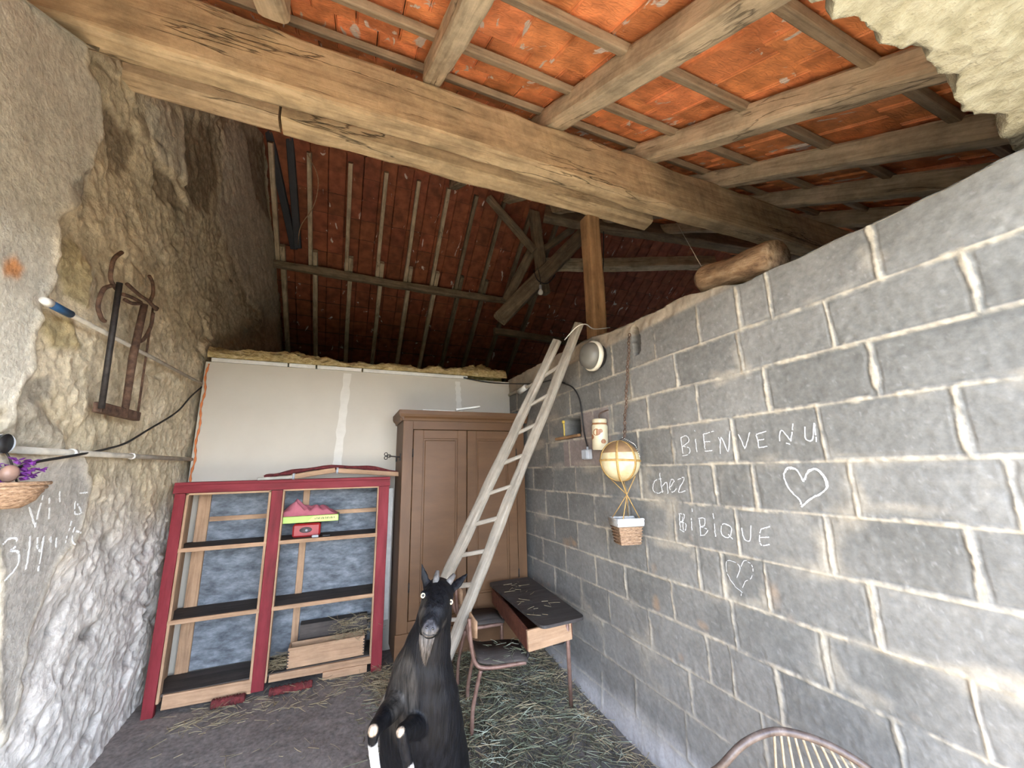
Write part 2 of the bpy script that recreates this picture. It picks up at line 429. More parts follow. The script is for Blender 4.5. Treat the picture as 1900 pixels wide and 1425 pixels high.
wy = steps(-.2, 4.0, .0045, .0045); wz = np.arange(-.08, 2.60, .0075)
GY, GZ = np.meshgrid(wy, wz, indexing='ij')
wob = .005*fbm(GY*3, GZ*3, 0, 2, 21); zz_ = GZ+wob
mort = np.zeros_like(GY); cid = np.zeros(GY.shape, int)
edge = .0075+.006*fbm(GY*14, GZ*14, 0, 3, 31)
rag = .004*fbm(GY*60, GZ*60, 0, 2, 33)
dist = np.full(GY.shape, 9.)
for ci in range(len(crs)-1):
    inc = (zz_ <= crs[ci]) & (zz_ > crs[ci+1])
    dist = np.minimum(dist, np.abs(zz_-crs[ci])) if ci > 0 else dist
    js = sorted(at(px, py, 0, XW)[1] for px, py in jpx[ci])
    while js[0] > .1: js.insert(0, js[0]-.41)
    while js[-1] < 3.7: js.append(js[-1]+.41)
    tilt = .0015*math.sin(ci*2.1)
    for k, j in enumerate(js):
        dj = np.abs(GY-j-tilt*np.sin(zz_*30)+.004*fbm(GZ*9, j, 0, 2, ci))
        dist = np.where(inc, np.minimum(dist, dj*(.8 if (k*7+ci) % 3 else 1.15)), dist)
        cid = np.where(inc & (GY > j), ci*40+k+1, cid)
lowfade = np.clip((GZ-.15)/.75, .25, 1)            # lower joints are smeared over
mort = np.clip((edge+rag-dist)/.006, 0, 1)
smear = .7*np.clip((.045+.05*fbm(GY*5, GZ*5, 0, 3, 41)-dist)/.03, 0, 1)*np.clip(fbm(GY*4+9, GZ*4, 0, 3, 43)*3-.25, 0, 1)
mort_c = np.maximum(mort*(.25+.75*lowfade), smear*.75*lowfade)
topw = np.interp(GY, [-.2, 1.12, 1.22, 1.45, 2.0, 2.33, 4.0], [2.388, 2.39, 2.42, 2.465, 2.475, 2.52, 2.55])
topw = topw + .008*fbm(GY*9, 0, 0, 3, 47)
rub = np.clip((GZ-2.385)/.02, 0, 1)*np.clip((GY-1.15)/.1, 0, 1)
tone = _h(cid, cid*0+3, cid*0, 5)-.5
b_fine = fbm(GY*45, GZ*45, 0, 3, 51)
hgt = .004*fbm(GY*2.5, GZ*2.5, 0, 3, 53)+.0022*b_fine*(1-mort) + mort*(.003+.006*fbm(GY*30, GZ*30, 0, 3, 55)) + tone*.004 - .004*np.clip(1-np.abs(dist-edge-.004)/.004, 0, 1)*lowfade
hgt = hgt + rub*.015*fbm(GY*12, GZ*12, 0, 3, 57)
# plinth bulge and hole near the back
hgt = hgt + .03*np.clip((.35-GZ)/.35, 0, 1)**2*(1+.4*fbm(GY*6, GZ*6, 0, 3, 58))
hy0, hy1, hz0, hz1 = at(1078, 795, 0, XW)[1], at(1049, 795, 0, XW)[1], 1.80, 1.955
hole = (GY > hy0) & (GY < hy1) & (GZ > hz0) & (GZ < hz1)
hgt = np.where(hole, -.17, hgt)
chp = (np.hypot((GY-1.87)/.035, (GZ-2.36)/.09) < 1+.4*fbm(GY*20, GZ*20, 0, 2, 59))
hgt = np.where(chp, hgt-.03, hgt)
PX = XW-hgt
gray = np.array([.165, .158, .142]); mor = np.array([.42, .365, .28])
c_ = gray*(1+.26*tone[..., None]+.16*b_fine[..., None]+.22*fbm(GY*6, GZ*6, 0, 4, 61)[..., None])
speck = np.clip(vnoise(GY*110, GZ*110, 0, 63)-.72, 0, 1)*4
c_ = c_+speck[..., None]*.06
pale = np.clip(fbm(GY*1.6, GZ*1.6, 0, 4, 65)*1.5, 0, 1)[..., None]
c_ = c_*(1+.22*pale)
lowp = np.clip((.95-GZ)/.8, 0, 1)[..., None]
c_ = c_*(1-.5*lowp)+np.array([.205, .193, .178])*(1+.12*b_fine[..., None]+.25*fbm(GY*5, GZ*5, 0, 4, 67)[..., None])*.5*lowp   # powdery lower part
base_p = np.clip((.22-GZ+.06*fbm(GY*7, GZ*7, 0, 3, 68))/.12, 0, 1)[..., None]
c_ = c_*(1-base_p)+np.array([.36, .34, .33])*base_p
orst = np.clip(fbm(GY*5+4, GZ*5, 0, 3, 69)*4-2.3, 0, 1)[..., None]*np.clip((1.35-GZ)/.2, 0, 1)[..., None]
c_ = c_*(1-orst*.5)+np.array([.42, .24, .11])*orst*.5
pink = ((GZ > 1.575) & (GZ < 1.80) & (GY > 2.22) & (GY < 2.85)) | ((GZ > 1.575) & (GZ < 1.98) & (GY > 2.2) & (GY < hy0))
pink = (pink*.55)[..., None]; c_ = c_*(1-pink)+np.array([.27, .20, .175])*pink*(1+.2*b_fine[..., None])
mm = mort_c[..., None]; c_ = c_*(1-mm)+mor*(1+.16*fbm(GY*25, GZ*25, 0, 3, 71)[..., None])*mm
rr_ = (rub*.8)[..., None]; c_ = c_*(1-rr_)+np.array([.36, .29, .21])*rr_*(1+.3*fbm(GY*10, GZ*10, 0, 3, 73)[..., None])
c_ = np.where(chp[..., None], c_*.45, c_)
c_ = np.where(hole[..., None], c_*.12, c_)  # shade inside the hole is painted into its colour
GZc = np.minimum(GZ, topw)
M['block'] = noise_mat('rough_concrete', [(.3, (.86, .86, .86)), (.7, (1.12, 1.12, 1.12))], (60, 60, 60), 6, .93, .35, .004, attr='col', rnd_obj=False)
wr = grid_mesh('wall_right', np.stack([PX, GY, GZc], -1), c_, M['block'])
g = G(); 
for a, b in zip(np.arange(-.2, 4.0, .14), np.arange(-.06, 4.14, .14)):
    pass
yy = np.linspace(-.2, 4.0, 60); tp = np.interp(yy, wy, topw[:, 0])
vs = []; fs = []
for i, y in enumerate(yy): vs += [(XW-.002, y, tp[i]-.004), (XW+.2, y, tp[i]-.01), (XW+.2, y, -.05)]
for i in range(59): a = i*3; fs += [(a, a+3, a+4, a+1), (a+1, a+4, a+5, a+2)]
g.add(vs, fs); e = len(yy)*3-3
g.add([(XW, -.2, -.05), (XW+.2, -.2, -.05), (XW+.2, -.2, 2.38), (XW, -.2, 2.38)], [(0, 1, 2, 3)])
flat_conc = noise_mat('wall_top_mortar', [(.3, (.25, .21, .16)), (.7, (.42, .36, .28))], (20, 20, 20), 6, .95, .8, .02)
tag(mk('wall_core', g, flat_conc, wr), kind='structure')
_rY, _rZ = wy, wz
def rx(y, z):
    """surface of the block wall"""
    i = min(max(np.searchsorted(_rY, y), 1), len(_rY)-1); j = min(max(int((z+.08)/.0075), 0), len(_rZ)-1)
    return float(PX[i, j])
def onR(px, py, off=0.0):
    p = at(px, py, 0, XW); return V(rx(p.y, p.z)-off, p.y, p.z)

# ------------------------------------------------------------ left stone wall
ly = np.concatenate([np.arange(1.0, 4.05, .0105), np.arange(4.05, 9.0, .03)]); lz = np.concatenate([np.arange(-.1, 3.6, .0105), np.arange(3.6, 5.9, .02)])
LY, LZ = np.meshgrid(ly, lz, indexing='ij')
# warp for ragged outlines
wyy = LY+.05*fbm(LY*5, LZ*5, 0, 4, 101); wzz = LZ+.05*fbm(LY*5+7, LZ*5, 0, 4, 103)
def lp(poly): return [(at(px, py, 0, XL).y, at(px, py, 0, XL).z) for px, py in poly]
def mask(poly): return inpoly(wyy, wzz, lp(poly))
p_up = mask([(30, -30), (75, 35), (130, 62), (150, 112), (185, 150), (192, 200), (190, 250), (165, 290), (152, 345), (125, 380), (108, 425), (95, 520), (75, 570), (62, 620), (55, 690), (24, 735), (8, 790), (-12, 800), (-12, 0)]) | (LY < 2.0)
p_lo = mask([(-12, 858), (60, 852), (150, 848), (165, 905), (158, 945), (140, 1000), (110, 1040), (88, 1100), (66, 1158), (46, 1240), (24, 1335), (0, 1395), (-12, 1400)])
p_hi = mask([(270, 185), (345, 225), (340, 330), (300, 300)]) | mask([(415, 235), (470, 255), (510, 470), (505, 600), (460, 560), (400, 400), (415, 330)])
p_dk = mask([(345, 215), (400, 240), (412, 330), (385, 400), (345, 350)]) | mask([(205, 200), (260, 250), (250, 330), (215, 330)]) | mask([(455, 250), (490, 265), (500, 420), (470, 360)]) | mask([(290, 300), (330, 340), (345, 400), (300, 360)])
p_ye = mask([(112, 470), (150, 455), (182, 500), (165, 560), (120, 540)]) | mask([(65, 590), (130, 580), (150, 640), (110, 650)])
p_gr = mask([(35, 690), (100, 690), (105, 740), (40, 760)]) | mask([(125, 330), (165, 310), (170, 370), (130, 365)])
p_or = mask([(0, 480), (28, 470), (38, 495), (20, 512), (0, 505)])
p_rk = mask([(14, 765), (60, 745), (110, 790), (120, 840), (30, 835), (8, 810)])
def blur(a, k=3):
    a = a.astype(float)
    for _ in range(k):
        a = (a+np.roll(a, 1, 0)+np.roll(a, -1, 0)+np.roll(a, 1, 1)+np.roll(a, -1, 1))/5
    return a
plas = np.clip(blur(p_up | p_lo, 4)+.45*blur(p_hi, 4), 0, 1)
# cellular lumps = stones under mortar
def cells(x, y, s, seed):
    x = x*s; y = y*s; ix = np.floor(x); iy = np.floor(y); d1 = np.full(x.shape, 9.); d2 = d1.copy(); idm = np.zeros(x.shape)
    for a in (-1, 0, 1):
        for b in (-1, 0, 1):
            cx = ix+a+_h(ix+a, iy+b, ix*0, seed); cy = iy+b+_h(ix+a, iy+b, ix*0, seed+1)
            d = np.hypot(x-cx, y-cy); nn = _h(ix+a, iy+b, ix*0, seed+2)
            idm = np.where(d < d1, nn, idm); d2 = np.where(d < d1, d1, np.minimum(d2, d)); d1 = np.minimum(d1, d)
    return d1, d2, idm
c1, c2, cidl = cells(wyy*.8, wzz*1.15, 6.0, 111)
stone = np.clip((c2-c1-.08)*4, 0, 1)
nf = fbm(LY*28, LZ*28, 0, 4, 113); nm = fbm(LY*8, LZ*8, 0, 4, 115); nl = fbm(LY*1.6, LZ*1.6, 0, 3, 117)
rough = 1-plas
expo = np.clip(fbm(LY*2.2+3, LZ*2.2, 0, 3, 119)*3+.2, 0, 1)
lh = .022*nl + rough*(-.014+.014*nm+.010*nf+.016*stone*expo*(.4+cidl)) + plas*(.012+.003*nm+.0022*nf)
lh = lh - .02*blur(p_dk, 3) + .03*blur(p_rk, 4)*(1-.5*c1) - .006*blur(p_gr, 2) + .012*blur(p_ye, 2)
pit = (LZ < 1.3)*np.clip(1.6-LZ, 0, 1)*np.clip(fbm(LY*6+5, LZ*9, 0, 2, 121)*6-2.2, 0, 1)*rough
lh = lh - .035*blur(pit, 1)
# pale ragged lips of mortar at the plaster edges
lip = np.clip(blur(p_up | p_lo, 9)*4*(1-blur(p_up | p_lo, 9)), 0, 1)
lh = lh + lip*.012*(1+nm)
LX = XL + lh + .04*np.clip((LY-3.97)/1.5, 0, 2)
A = lambda *c: np.array(c)
cr = A(.60, .51, .35)*(1+.30*nm+.24*nf)[..., None]
crm = np.clip(fbm(LY*3, LZ*3, 0, 4, 123)*2.5, 0, 1)[..., None]
cr = cr*(1-.6*crm)+A(.76, .67, .50)*(1+.25*nf)[..., None]*.6*crm
stc = (A(.42, .34, .23)*(.75+.6*cidl[..., None]))*(1+.2*nf)[..., None]
se = (stone*expo)[..., None]*.55; cr = cr*(1-se)+stc*se
cp = A(.62, .585, .49)*(1+.08*nm+.11*nf)[..., None]*(1+.10*nl[..., None])
cl = cr*(1-plas[..., None])+cp*plas[..., None]
lo_ = blur(p_lo, 3)[..., None]*.8; cl = cl*(1-lo_)+A(.40, .375, .335)*(1+.10*nm+.10*nf)[..., None]*lo_
cl = cl*(1-.5*(lip[..., None]))+A(.66, .57, .41)*.5*lip[..., None]*(1+.3*nf[..., None])
white = np.clip((1.55-LZ+.25*fbm(LY*2, LZ*2, 0, 3, 125))/.5, 0, 1)*(1-.92*p_lo)      # whitewashed lower part
wv = (white*.75)[..., None]; cl = cl*(1-wv)+A(.66, .64, .62)*(1+.18*nm+.22*nf)[..., None]*wv
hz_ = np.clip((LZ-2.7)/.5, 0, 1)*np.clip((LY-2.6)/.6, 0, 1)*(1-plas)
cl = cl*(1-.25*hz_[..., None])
for mk_, c, a in ((p_dk, (.20, .15, .095), .75), (p_ye, (.40, .32, .16), .8), (p_gr, (.27, .245, .2), .8), (p_or, (.62, .26, .08), .9), (p_rk, (.33, .30, .25), .6)):
    w_ = blur(mk_, 2)[..., None]*a; cl = cl*(1-w_)+A(*c)*(1+.35*nf[..., None])*w_
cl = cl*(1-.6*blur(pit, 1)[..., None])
roofz = np.where(LY < YR, zf(LY), zb(LY)) - .05
topl = np.where(LY < 2.0, np.minimum(roofz, zf(LY)-.57), roofz)
LZc = np.minimum(LZ, topl)
M['stone'] = noise_mat('stone_and_render', [(.3, (.80, .79, .78)), (.7, (1.18, 1.18, 1.18))], (38, 38, 38), 9, .95, .9, .009, attr='col', rnd_obj=False)
wlft = grid_mesh('wall_left', np.stack([LX, LY, LZc], -1), cl, M['stone'])
wo = wbox('wall_core', (-1.75, -.2, -.05), (-1.32, 9.2, 2.2), M['stone'], wlft)
set_col(wo.data, np.tile(A(.42, .38, .3), (len(wo.data.vertices), 1))); tag(wo, kind='structure')
wo = mk('gable_core', G().add([(-1.4, y, z) for y, z in ((-.2, 0), (-.2, 2.82), (4.86, 5.76), (9.1, 2.50), (9.1, 0))], [tuple(range(5))]), M['stone'], wlft)
set_col(wo.data, np.tile(A(.42, .38, .3), (5, 1))); tag(wo, kind='structure')
def lx(y, z):
    i = min(max(np.searchsorted(ly, y), 0), len(ly)-1); j = min(max(np.searchsorted(lz, z), 0), len(lz)-1); return float(LX[i, j])
def onL(px, py, off=0.0):
    p = at(px, py, 0, XL); return V(lx(p.y, p.z)+off, p.y, p.z)

# ------------------------------------------------------------ back board wall
M['plasterboard'] = noise_mat('pale_plasterboard', [(.3, (.50, .455, .375)), (.7, (.55, .505, .42))], (2.5, 2.5, 2.5), 5, .85, .08, .003)
M['tape'] = noise_mat('joint_filler', [(.3, (.62, .585, .51)), (.7, (.70, .665, .59))], (6, 6, 12), 5, .85, .1, .003)
wb = mk('wall_back', G().box((-1.14, YB, 0), (XW+.01, YB+.1, 2.52)), M['plasterboard']); tag(wb, kind='structure')
def strip(px0, py0, px1, py1, w):
    a = at(px0, py0, 1, YB); b = at(px1, py1, 1, YB); n = 14; vs = []; fs = []
    for i in range(n+1):
        t = i/n; c = a.lerp(b, t); h = w/2*(1+.15*math.sin(i*2.3)+.1*math.sin(i*5))
        vs += [(c.x-h, YB-.0025, c.z), (c.x+h, YB-.0025, c.z)]
    for i in range(n): fs.append((i*2, i*2+1, i*2+3, i*2+2))
    return G().add(vs, fs)
for s_ in ((645, 693, 625, 865, .07), (849, 708, 852, 762, .055)):
    tag(mk('joint_strip', strip(*s_), M['tape'], wb), kind='structure')['label'] = 'paler vertical strip of joint filler'
# masonry end walls of the barn
M['masonry'] = noise_mat('dark_masonry', [(.3, (.12, .105, .085)), (.7, (.24, .21, .17))], (5, 5, 5), 6, .95, .8, .02)
tag(mk('wall_rear', G().box((-1.8, 9.0, 0), (7.2, 9.3, 2.7)), M['masonry']), kind='structure')
tag(mk('wall_side', G().add([(7.0, y, z) for y, z in ((-.4, 0), (9.2, 0), (9.2, 2.4), (4.86, 5.9), (-.4, 2.9))], [(0, 1, 2, 3, 4)]), M['masonry']), kind='structure')
tag(mk('wall_loft', G().box((XW, 3.97, 0), (7.0, 4.07, 2.5)), M['masonry']), kind='structure')

# ------------------------------------------------------------ front wall with the lintel edge
M['render'] = noise_mat('cream_roughcast', [(.3, (.26, .24, .16)), (.5, (.36, .335, .24)), (.72, (.46, .44, .34))], (26, 26, 26), 8, .95, 1.0, .02, rnd_obj=False)
yl = np.arange(-.2, .36, .012); xl = np.arange(-2.0, 2.4, .012)
FX, FY = np.meshgrid(xl, np.concatenate([yl, [.36]*24]), indexing='ij')
k = len(yl); zrow = np.concatenate([np.zeros(k), np.arange(24)*.016])
zb0 = 2.47+.02*(FX-.8)*.5
edge_n = .03*fbm(FX*7, 0, 0, 4, 131)+.02*fbm(FX*25, 0, 0, 3, 133)
FY2 = np.where(np.arange(FY.shape[1])[None, :] < k, FY*(.30+edge_n+.2)/.56-.2*(1-(.30+edge_n+.2)/.56), .30+edge_n)
FZ = zb0+zrow[None, :]*np.ones_like(FX)+.012*fbm(FX*14, FY2*14, 0, 4, 135)+.006*fbm(FX*45, FY2*45, 0, 2, 137)
FY2 = FY2+.01*fbm(FX*20, FZ*20, 0, 3, 139)*(np.arange(FY.shape[1])[None, :] >= k)
wf = grid_mesh('wall_front', np.stack([FX, FY2, FZ], -1), None, M['render'])
tag(mk('wall_core', G().box((-2.0, -.2, 2.50), (1.9, .27, 3.0)), M['render'], wf), kind='structure')
tag(mk('wall_core', G().box((-2.0, -.2, -.05), (-1.34, .9, 2.6)), M['render'], wf), kind='structure')
tag(mk('wall_core', G().box((XW+.02, -.2, -.05), (7.2, .25, 2.95)), M['masonry'], wf), kind='structure')

# ------------------------------------------------------------ tiled roof (underside)
def tiles(name, x0, x1, y0, y1, sgn, tw, row, seed, tint, crinkle):
    """sgn +1: front pitch rising with y, -1: back pitch falling with y"""
    sl = .577 if sgn > 0 else -.775; cs = 1/math.sqrt(1+sl*sl)
    r_ = random.Random(seed); vs = []; fs = []; cl_ = []
    zfun = zf if sgn > 0 else zb
    ny = int((y1-y0)/(row*cs))+1; nx = int((x1-x0)/tw)+1
    prof = [(.0, .0), (.012, -.006), (.03, -.012), (.045, 0), (.5, .002), (.955, 0), (.97, -.008), (.985, -.008), (.985, .016)]
    for j in range(ny):
        off = (j % 2)*tw*.5
        ya = y0+j*row*cs-(0 if sgn > 0 else .018); yb_ = ya+row*cs+.018
        for i in range(nx):
            xa = x0+i*tw+off*(1 if crinkle else 0); jz = r_.uniform(-.003, .003); dxx = r_.uniform(-.002, .002)
            t_ = r_.uniform(.82, 1.12); hue = r_.uniform(-.05, .08)
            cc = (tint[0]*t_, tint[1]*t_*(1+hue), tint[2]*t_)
            o = len(vs); ns = 5
            for s_ in range(ns+1):
                q = s_/ns; y = ya+(yb_-ya)*q
                # every tile tips so that its lower edge hangs below the next one
                up = (q if sgn > 0 else 1-q)
                lift = (.016 if sgn > 0 else .03)*(1-up)
                for (u, h) in prof:
                    vs.append((xa+u*tw+dxx, y, zfun(y)+.035+h+lift+jz)); cl_.append(cc)
            K = len(prof)
            for s_ in range(ns):
                for k_ in range(K-1):
                    a = o+s_*K+k_; fs.append((a, a+1, a+K+1, a+K))
    # cover above so no sky shows through the joints
    o = len(vs)
    for y in (y0-.1, y1+.05):
        for x in (x0-.2, x1+.2):
            vs.append((x, y, zfun(y)+.12)); cl_.append((.05, .03, .02))
    fs.append((o, o+1, o+3, o+2))
    me = bpy.data.meshes.new(name); me.from_pydata(vs, [], fs); me.update()
    set_col(me, np.array(cl_))
    return me
def tile_mat(name, wrinkle, splash):
    m, nt, N, L, b = newmat(name)
    a = N.new('ShaderNodeAttribute'); a.attribute_name = 'col'
    mp = _coords(N, L, (9, 9, 9), False); n1 = N.new('ShaderNodeTexNoise'); n1.inputs['Scale'].default_value = 1; n1.inputs['Detail'].default_value = 7
    L.new(mp.outputs[0], n1.inputs[0]); r1 = _ramp(N, [(.3, (.6, .55, .5)), (.7, (1.3, 1.3, 1.3))]); L.new(n1.outputs[0], r1.inputs[0])
    mx = N.new('ShaderNodeMix'); mx.data_type = 'RGBA'; mx.blend_type = 'MULTIPLY'; mx.inputs[0].default_value = 1
    L.new(a.outputs['Color'], mx.inputs[6]); L.new(r1.outputs[0], mx.inputs[7])
    mp2 = _coords(N, L, (9, 4, 4), False); n2 = N.new('ShaderNodeTexNoise'); n2.inputs['Scale'].default_value = 1; n2.inputs['Detail'].default_value = 6; n2.inputs['Distortion'].default_value = 1.2
    L.new(mp2.outputs[0], n2.inputs[0]); r2 = _ramp(N, [(splash, (0, 0, 0)), (splash+.03, (1, 1, 1))]); L.new(n2.outputs[0], r2.inputs[0])
    mx2 = N.new('ShaderNodeMix'); mx2.data_type = 'RGBA'; L.new(r2.outputs[0], mx2.inputs[0]); L.new(mx.outputs[2], mx2.inputs[6]); mx2.inputs[7].default_value = (.68, .58, .5, 1)
    L.new(mx2.outputs[2], b.inputs['Base Color']); b.inputs['Roughness'].default_value = .75
    if wrinkle:
        mp3 = _coords(N, L, (16, 30, 30), False); vo = N.new('ShaderNodeTexNoise'); vo.inputs['Scale'].default_value = 1; vo.inputs['Detail'].default_value = 1; vo.inputs['Distortion'].default_value = 2.0
        L.new(mp3.outputs[0], vo.inputs[0]); bp = N.new('ShaderNodeBump'); bp.inputs['Strength'].default_value = .55; bp.inputs['Distance'].default_value = .01
        L.new(vo.outputs[0], bp.inputs['Height']); L.new(bp.outputs[0], b.inputs['Normal']); b.inputs['Roughness'].default_value = .5
    return m
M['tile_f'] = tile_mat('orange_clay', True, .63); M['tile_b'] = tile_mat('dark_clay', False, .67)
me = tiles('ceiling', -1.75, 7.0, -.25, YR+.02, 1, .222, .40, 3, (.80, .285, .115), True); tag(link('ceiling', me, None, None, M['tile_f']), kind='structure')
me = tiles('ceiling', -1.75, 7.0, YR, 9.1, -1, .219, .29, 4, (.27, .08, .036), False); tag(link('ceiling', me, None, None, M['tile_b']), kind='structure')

# ------------------------------------------------------------ beams and rafters
o = timber('ridge_side_beam', (-1.75, 1.97, 3.635), (5.2, 1.97, 3.655), .14, .34, M['beam'], rough=.014, rnd_=.16, seg=.05, seed=5)
o.name = 'roof_beam'; tag(o, 'largest squared tan beam, cracked, crossing the whole barn under the rafters', 'beam')
o = timber('roof_beam', (-1.25, 2.30, 3.70), (-.475, 2.30, 3.695), .12, .235, M['beam2'], rough=.008, seed=11); tag(o, 'short greyer beam end running from the stone wall to the butt joint', 'beam')
o = timber('roof_beam', (-.462, 2.31, 3.69), (2.30, 2.31, 3.715), .13, .235, M['beam'], rough=.012, seed=12); tag(o, 'lower tan beam resting on the upright post behind the largest beam', 'beam')
def zraf(y): return 3.81+.577*(y-1.9)
def rafter(x, w, y0=-.1, y1=4.75, h=.14, mat='rafter', lab='', bend=0, dx=0):
    n = V(0, -.4997, .866); c0 = V(x, y0, zraf(y0))+n*(h/2); c1 = V(x+dx, y1, zraf(y1))+n*(h/2)
    o = timber('roof_rafter', c0, c1, w, h, M[mat], rough=.009, bend=bend); tag(o, lab, 'rafter'); return o
rafter(-.46, .14, y1=1.84, lab='front rafter nearest the stone wall, cut off at the top picture edge')
rafter(.345, .11, y1=1.93, lab='crooked wany rafter ending in a sawn stub above the largest beam', bend=-.03, h=.13)
rafter(1.19, .13, lab='broad pale front rafter, leftmost of the four long ones')
rafter(2.01, .13, lab='pale front rafter, second of the four long ones from the left')
rafter(2.75, .13, lab='pale front rafter, third of the four long ones, meeting the roughcast')
rafter(3.47, .13, lab='dim low front rafter, rightmost above the block wall')
o = rafter(4.3, .13, lab='shadowed front rafter beyond the block wall'); 
for i, (y, xe) in enumerate(((2.00, 4.4), (1.63, 4.4), (1.15, 4.4), (.62, 4.4))):
    lab = ['thin tile batten closest above the largest beam', 'second tile batten above the largest beam, joined at the crooked rafter', 'third tile batten above the largest beam', 'fourth tile batten, close to the roughcast edge', 'tile batten hidden over the roughcast wall', 'tile batten behind the largest beam'][i]
    n = V(0, -.4997, .866); c = n*(-.002)
    o = timber('tile_batten', V(-1.7, y, zf(y))+c, V(xe+1.5, y, zf(y)+.0)+c, .055, .04, M['batten'], up=(0, -.5, .866), rough=.004, seg=.12); tag(o, lab, 'batten')
# back pitch
nb = V(0, .6126, .7904)
bx = [-1.08, -.655, -.165, .29, .73, 1.16, 1.58, 2.02, 2.5, 3.0]
for i, x in enumerate(bx):
    c0 = V(x, 4.92, zb(4.92))-nb*.045; c1 = V(x+.01, 6.2, zb(6.2))-nb*.045
    o = timber('back_rafter', c0, c1, .055, .09, M['rafter'] if i < 6 else M['oldwood'], rough=.004, seg=.12)
    tag(o, f'thin upper rafter on the dark back roof, {ORD[i]} from the stone wall', 'rafter')
    c0 = V(x+.07, 5.95, zb(5.95))-nb*.05; c1 = V(x+.08, 8.9, zb(8.9))-nb*.05
    o = timber('back_rafter', c0, c1, .065, .1, M['rafter'] if i < 6 else M['oldwood'], rough=.004, seg=.15)
    tag(o, f'lower rafter below the back purlin, {ORD[i]} from the stone wall', 'rafter')
p0 = V(-1.25, 6.05, zb(6.05)-.19); p1 = V(2.55, 6.1, zb(6.1)-.17)
o = timber('roof_purlin', p0, p1, .1, .11, M['oldwood'], rough=.012, bend=-.03); tag(o, 'thin purlin crossing the dark back roof under its rafters', 'purlin')
o = timber('roof_purlin', V(2.4, 6.4, 4.05), V(4.6, 6.4, 4.0), .1, .12, M['oldwood']); tag(o, 'dim purlin low in the dark right part of the loft', 'purlin')
def tpx(a, ya, b, yb_, w, h, mat, lab, name='roof_strut', cat='strut'):
    o = timber(name, at(*a, 1, ya), at(*b, 1, yb_), w, h, M[mat], up=(0, -1, .3), rough=.012)
    tag(o, lab, cat); return o
tpx((992, 395), 4.8, (1008, 545), 4.8, .15, .13, 'oldwood', 'upright king post of the far truss in the loft', 'king_post', 'post')
tpx((905, 368), 4.75, (992, 465), 4.68, .1, .1, 'oldwood', 'short slanting strut meeting the king post from upper left')
tpx((928, 592), 4.55, (1092, 425), 4.55, .2, .16, 'oldwood', 'thickest diagonal brace of the far truss, rising to the right')
tpx((938, 560), 4.95, (990, 455), 4.9, .14, .12, 'oldwood', 'steep brace rising beside the back purlin to the king post')
tpx((1003, 468), 4.9, (1062, 425), 4.9, .1, .1, 'oldwood', 'small diagonal strut behind the king post')
tpx((1000, 492), 4.85, (1325, 488), 3.8, .2, .12, 'rafter', 'pale horizontal tie beam behind the upright post', 'tie_beam', 'beam')
tpx((1010, 398), 4.7, (1500, 474), 3.2, .3, .14, 'oldwood', 'broad dim beam sloping down right above the pale tie beam', 'tie_beam', 'beam')
o = timber('dark_bar', at(497, 235, 1, 4.85), at(546, 462, 1, 5.85), .09, .06, M['darkbar'], rough=.001); tag(o, 'dark grey bar slanting down beside the stone wall in the loft', 'bar')
o = timber('dark_bar', at(537, 245, 1, 4.85), at(553, 460, 1, 5.8), .09, .06, M['darkbar'], rough=.001); tag(o, 'more upright dark grey bar, right of the slanting one', 'bar')

# post on top of the block wall
pt = timber('upright_post', (1.775, 2.43, 2.535), (1.765, 2.40, 3.585), .135, .12, M['post'], up=(0, 1, 0), rough=.006, seed=44)
tag(pt, 'orange brown upright post standing on the block wall behind the ladder top', 'post')
# log lying on the wall
a = at(1312, 552, 0, 1.72); b = at(1438, 478, 0, 1.72)
g = G(); L_ = .42
pts = []; rr = []
for i in range(15):
    t = i/14; pts.append((L_*t, .01*math.sin(t*5), 0)); rr.append((.105*(1-.12*t)*(.78 if i == 0 else 1), .078*(1+.08*math.sin(t*9))*(.75 if i == 0 else 1)))
g.tube(pts, rr, 20)
g.v = [(x, y+.008*float(fbm(x*14, y*20, z*20, 3, 201)), z+.01*float(fbm(x*14, y*20+5, z*20, 3, 203))) for x, y, z in g.v]
o = mk('log', g, M['log'], None, frame(V(1.77, 1.42, 2.555), V(1.765, .98, 2.475)))
tag(o, 'short thick log lying on top of the block wall', 'log')

# ------------------------------------------------------------ ladder
ld = empty('wooden_ladder', (.5, 2.82, .02), 'tall weathered pole ladder leaning on the block wall beside the goat', 'ladder')
foot = V(.56, 2.9, .02); top = at(1080, 606, 1, 2.33)+V(-.02, 0, .02)
footl = at(800, 1140, 1, 2.9); topl_ = at(1035, 632, 1, 2.42)
dirl = (at(826, 1075, 1, 2.87)-topl_)
footl = topl_+dirl*((topl_.z-.02)/(topl_.z-at(826, 1075, 1, 2.87).z))
for (a, b, s) in ((foot, top, 61), (footl, topl_, 62)):
    timber('rail', a, b, .078, .05, M['ladder'], ld, up=(-.6, -.5, .4), rough=.008, rnd_=.35, seed=s, taper=.92)
pegs = [(1068, 668), (1033, 725), (1011, 775), (988, 826), (964, 881), (940, 933), (911, 999), (884, 1065), (853, 1134)]
tt = np.linspace(.115, .94, 11)
for t in tt:
    a = top.lerp(foot, float(t)); b = topl_.lerp(footl, float(t))
    d_ = (b-a).normalized()
    timber('rung', a-d_*.03, b+d_*.03, .034, .028, M['ladder'], ld, rough=.003, rnd_=.45)
# string tied around the ladder tops and the post
g = G(); g.tube(smooth_path([topl_+V(.04, -.03, 0), top+V(-.06, -.05, -.05), top+V(.02, -.05, -.02), V(1.70, 2.36, 2.60), V(1.85, 2.36, 2.63)], 5), .004, 6)
tag(mk('white_string', g, M['whitepl']), 'white string tying the ladder top to the upright post', 'string')

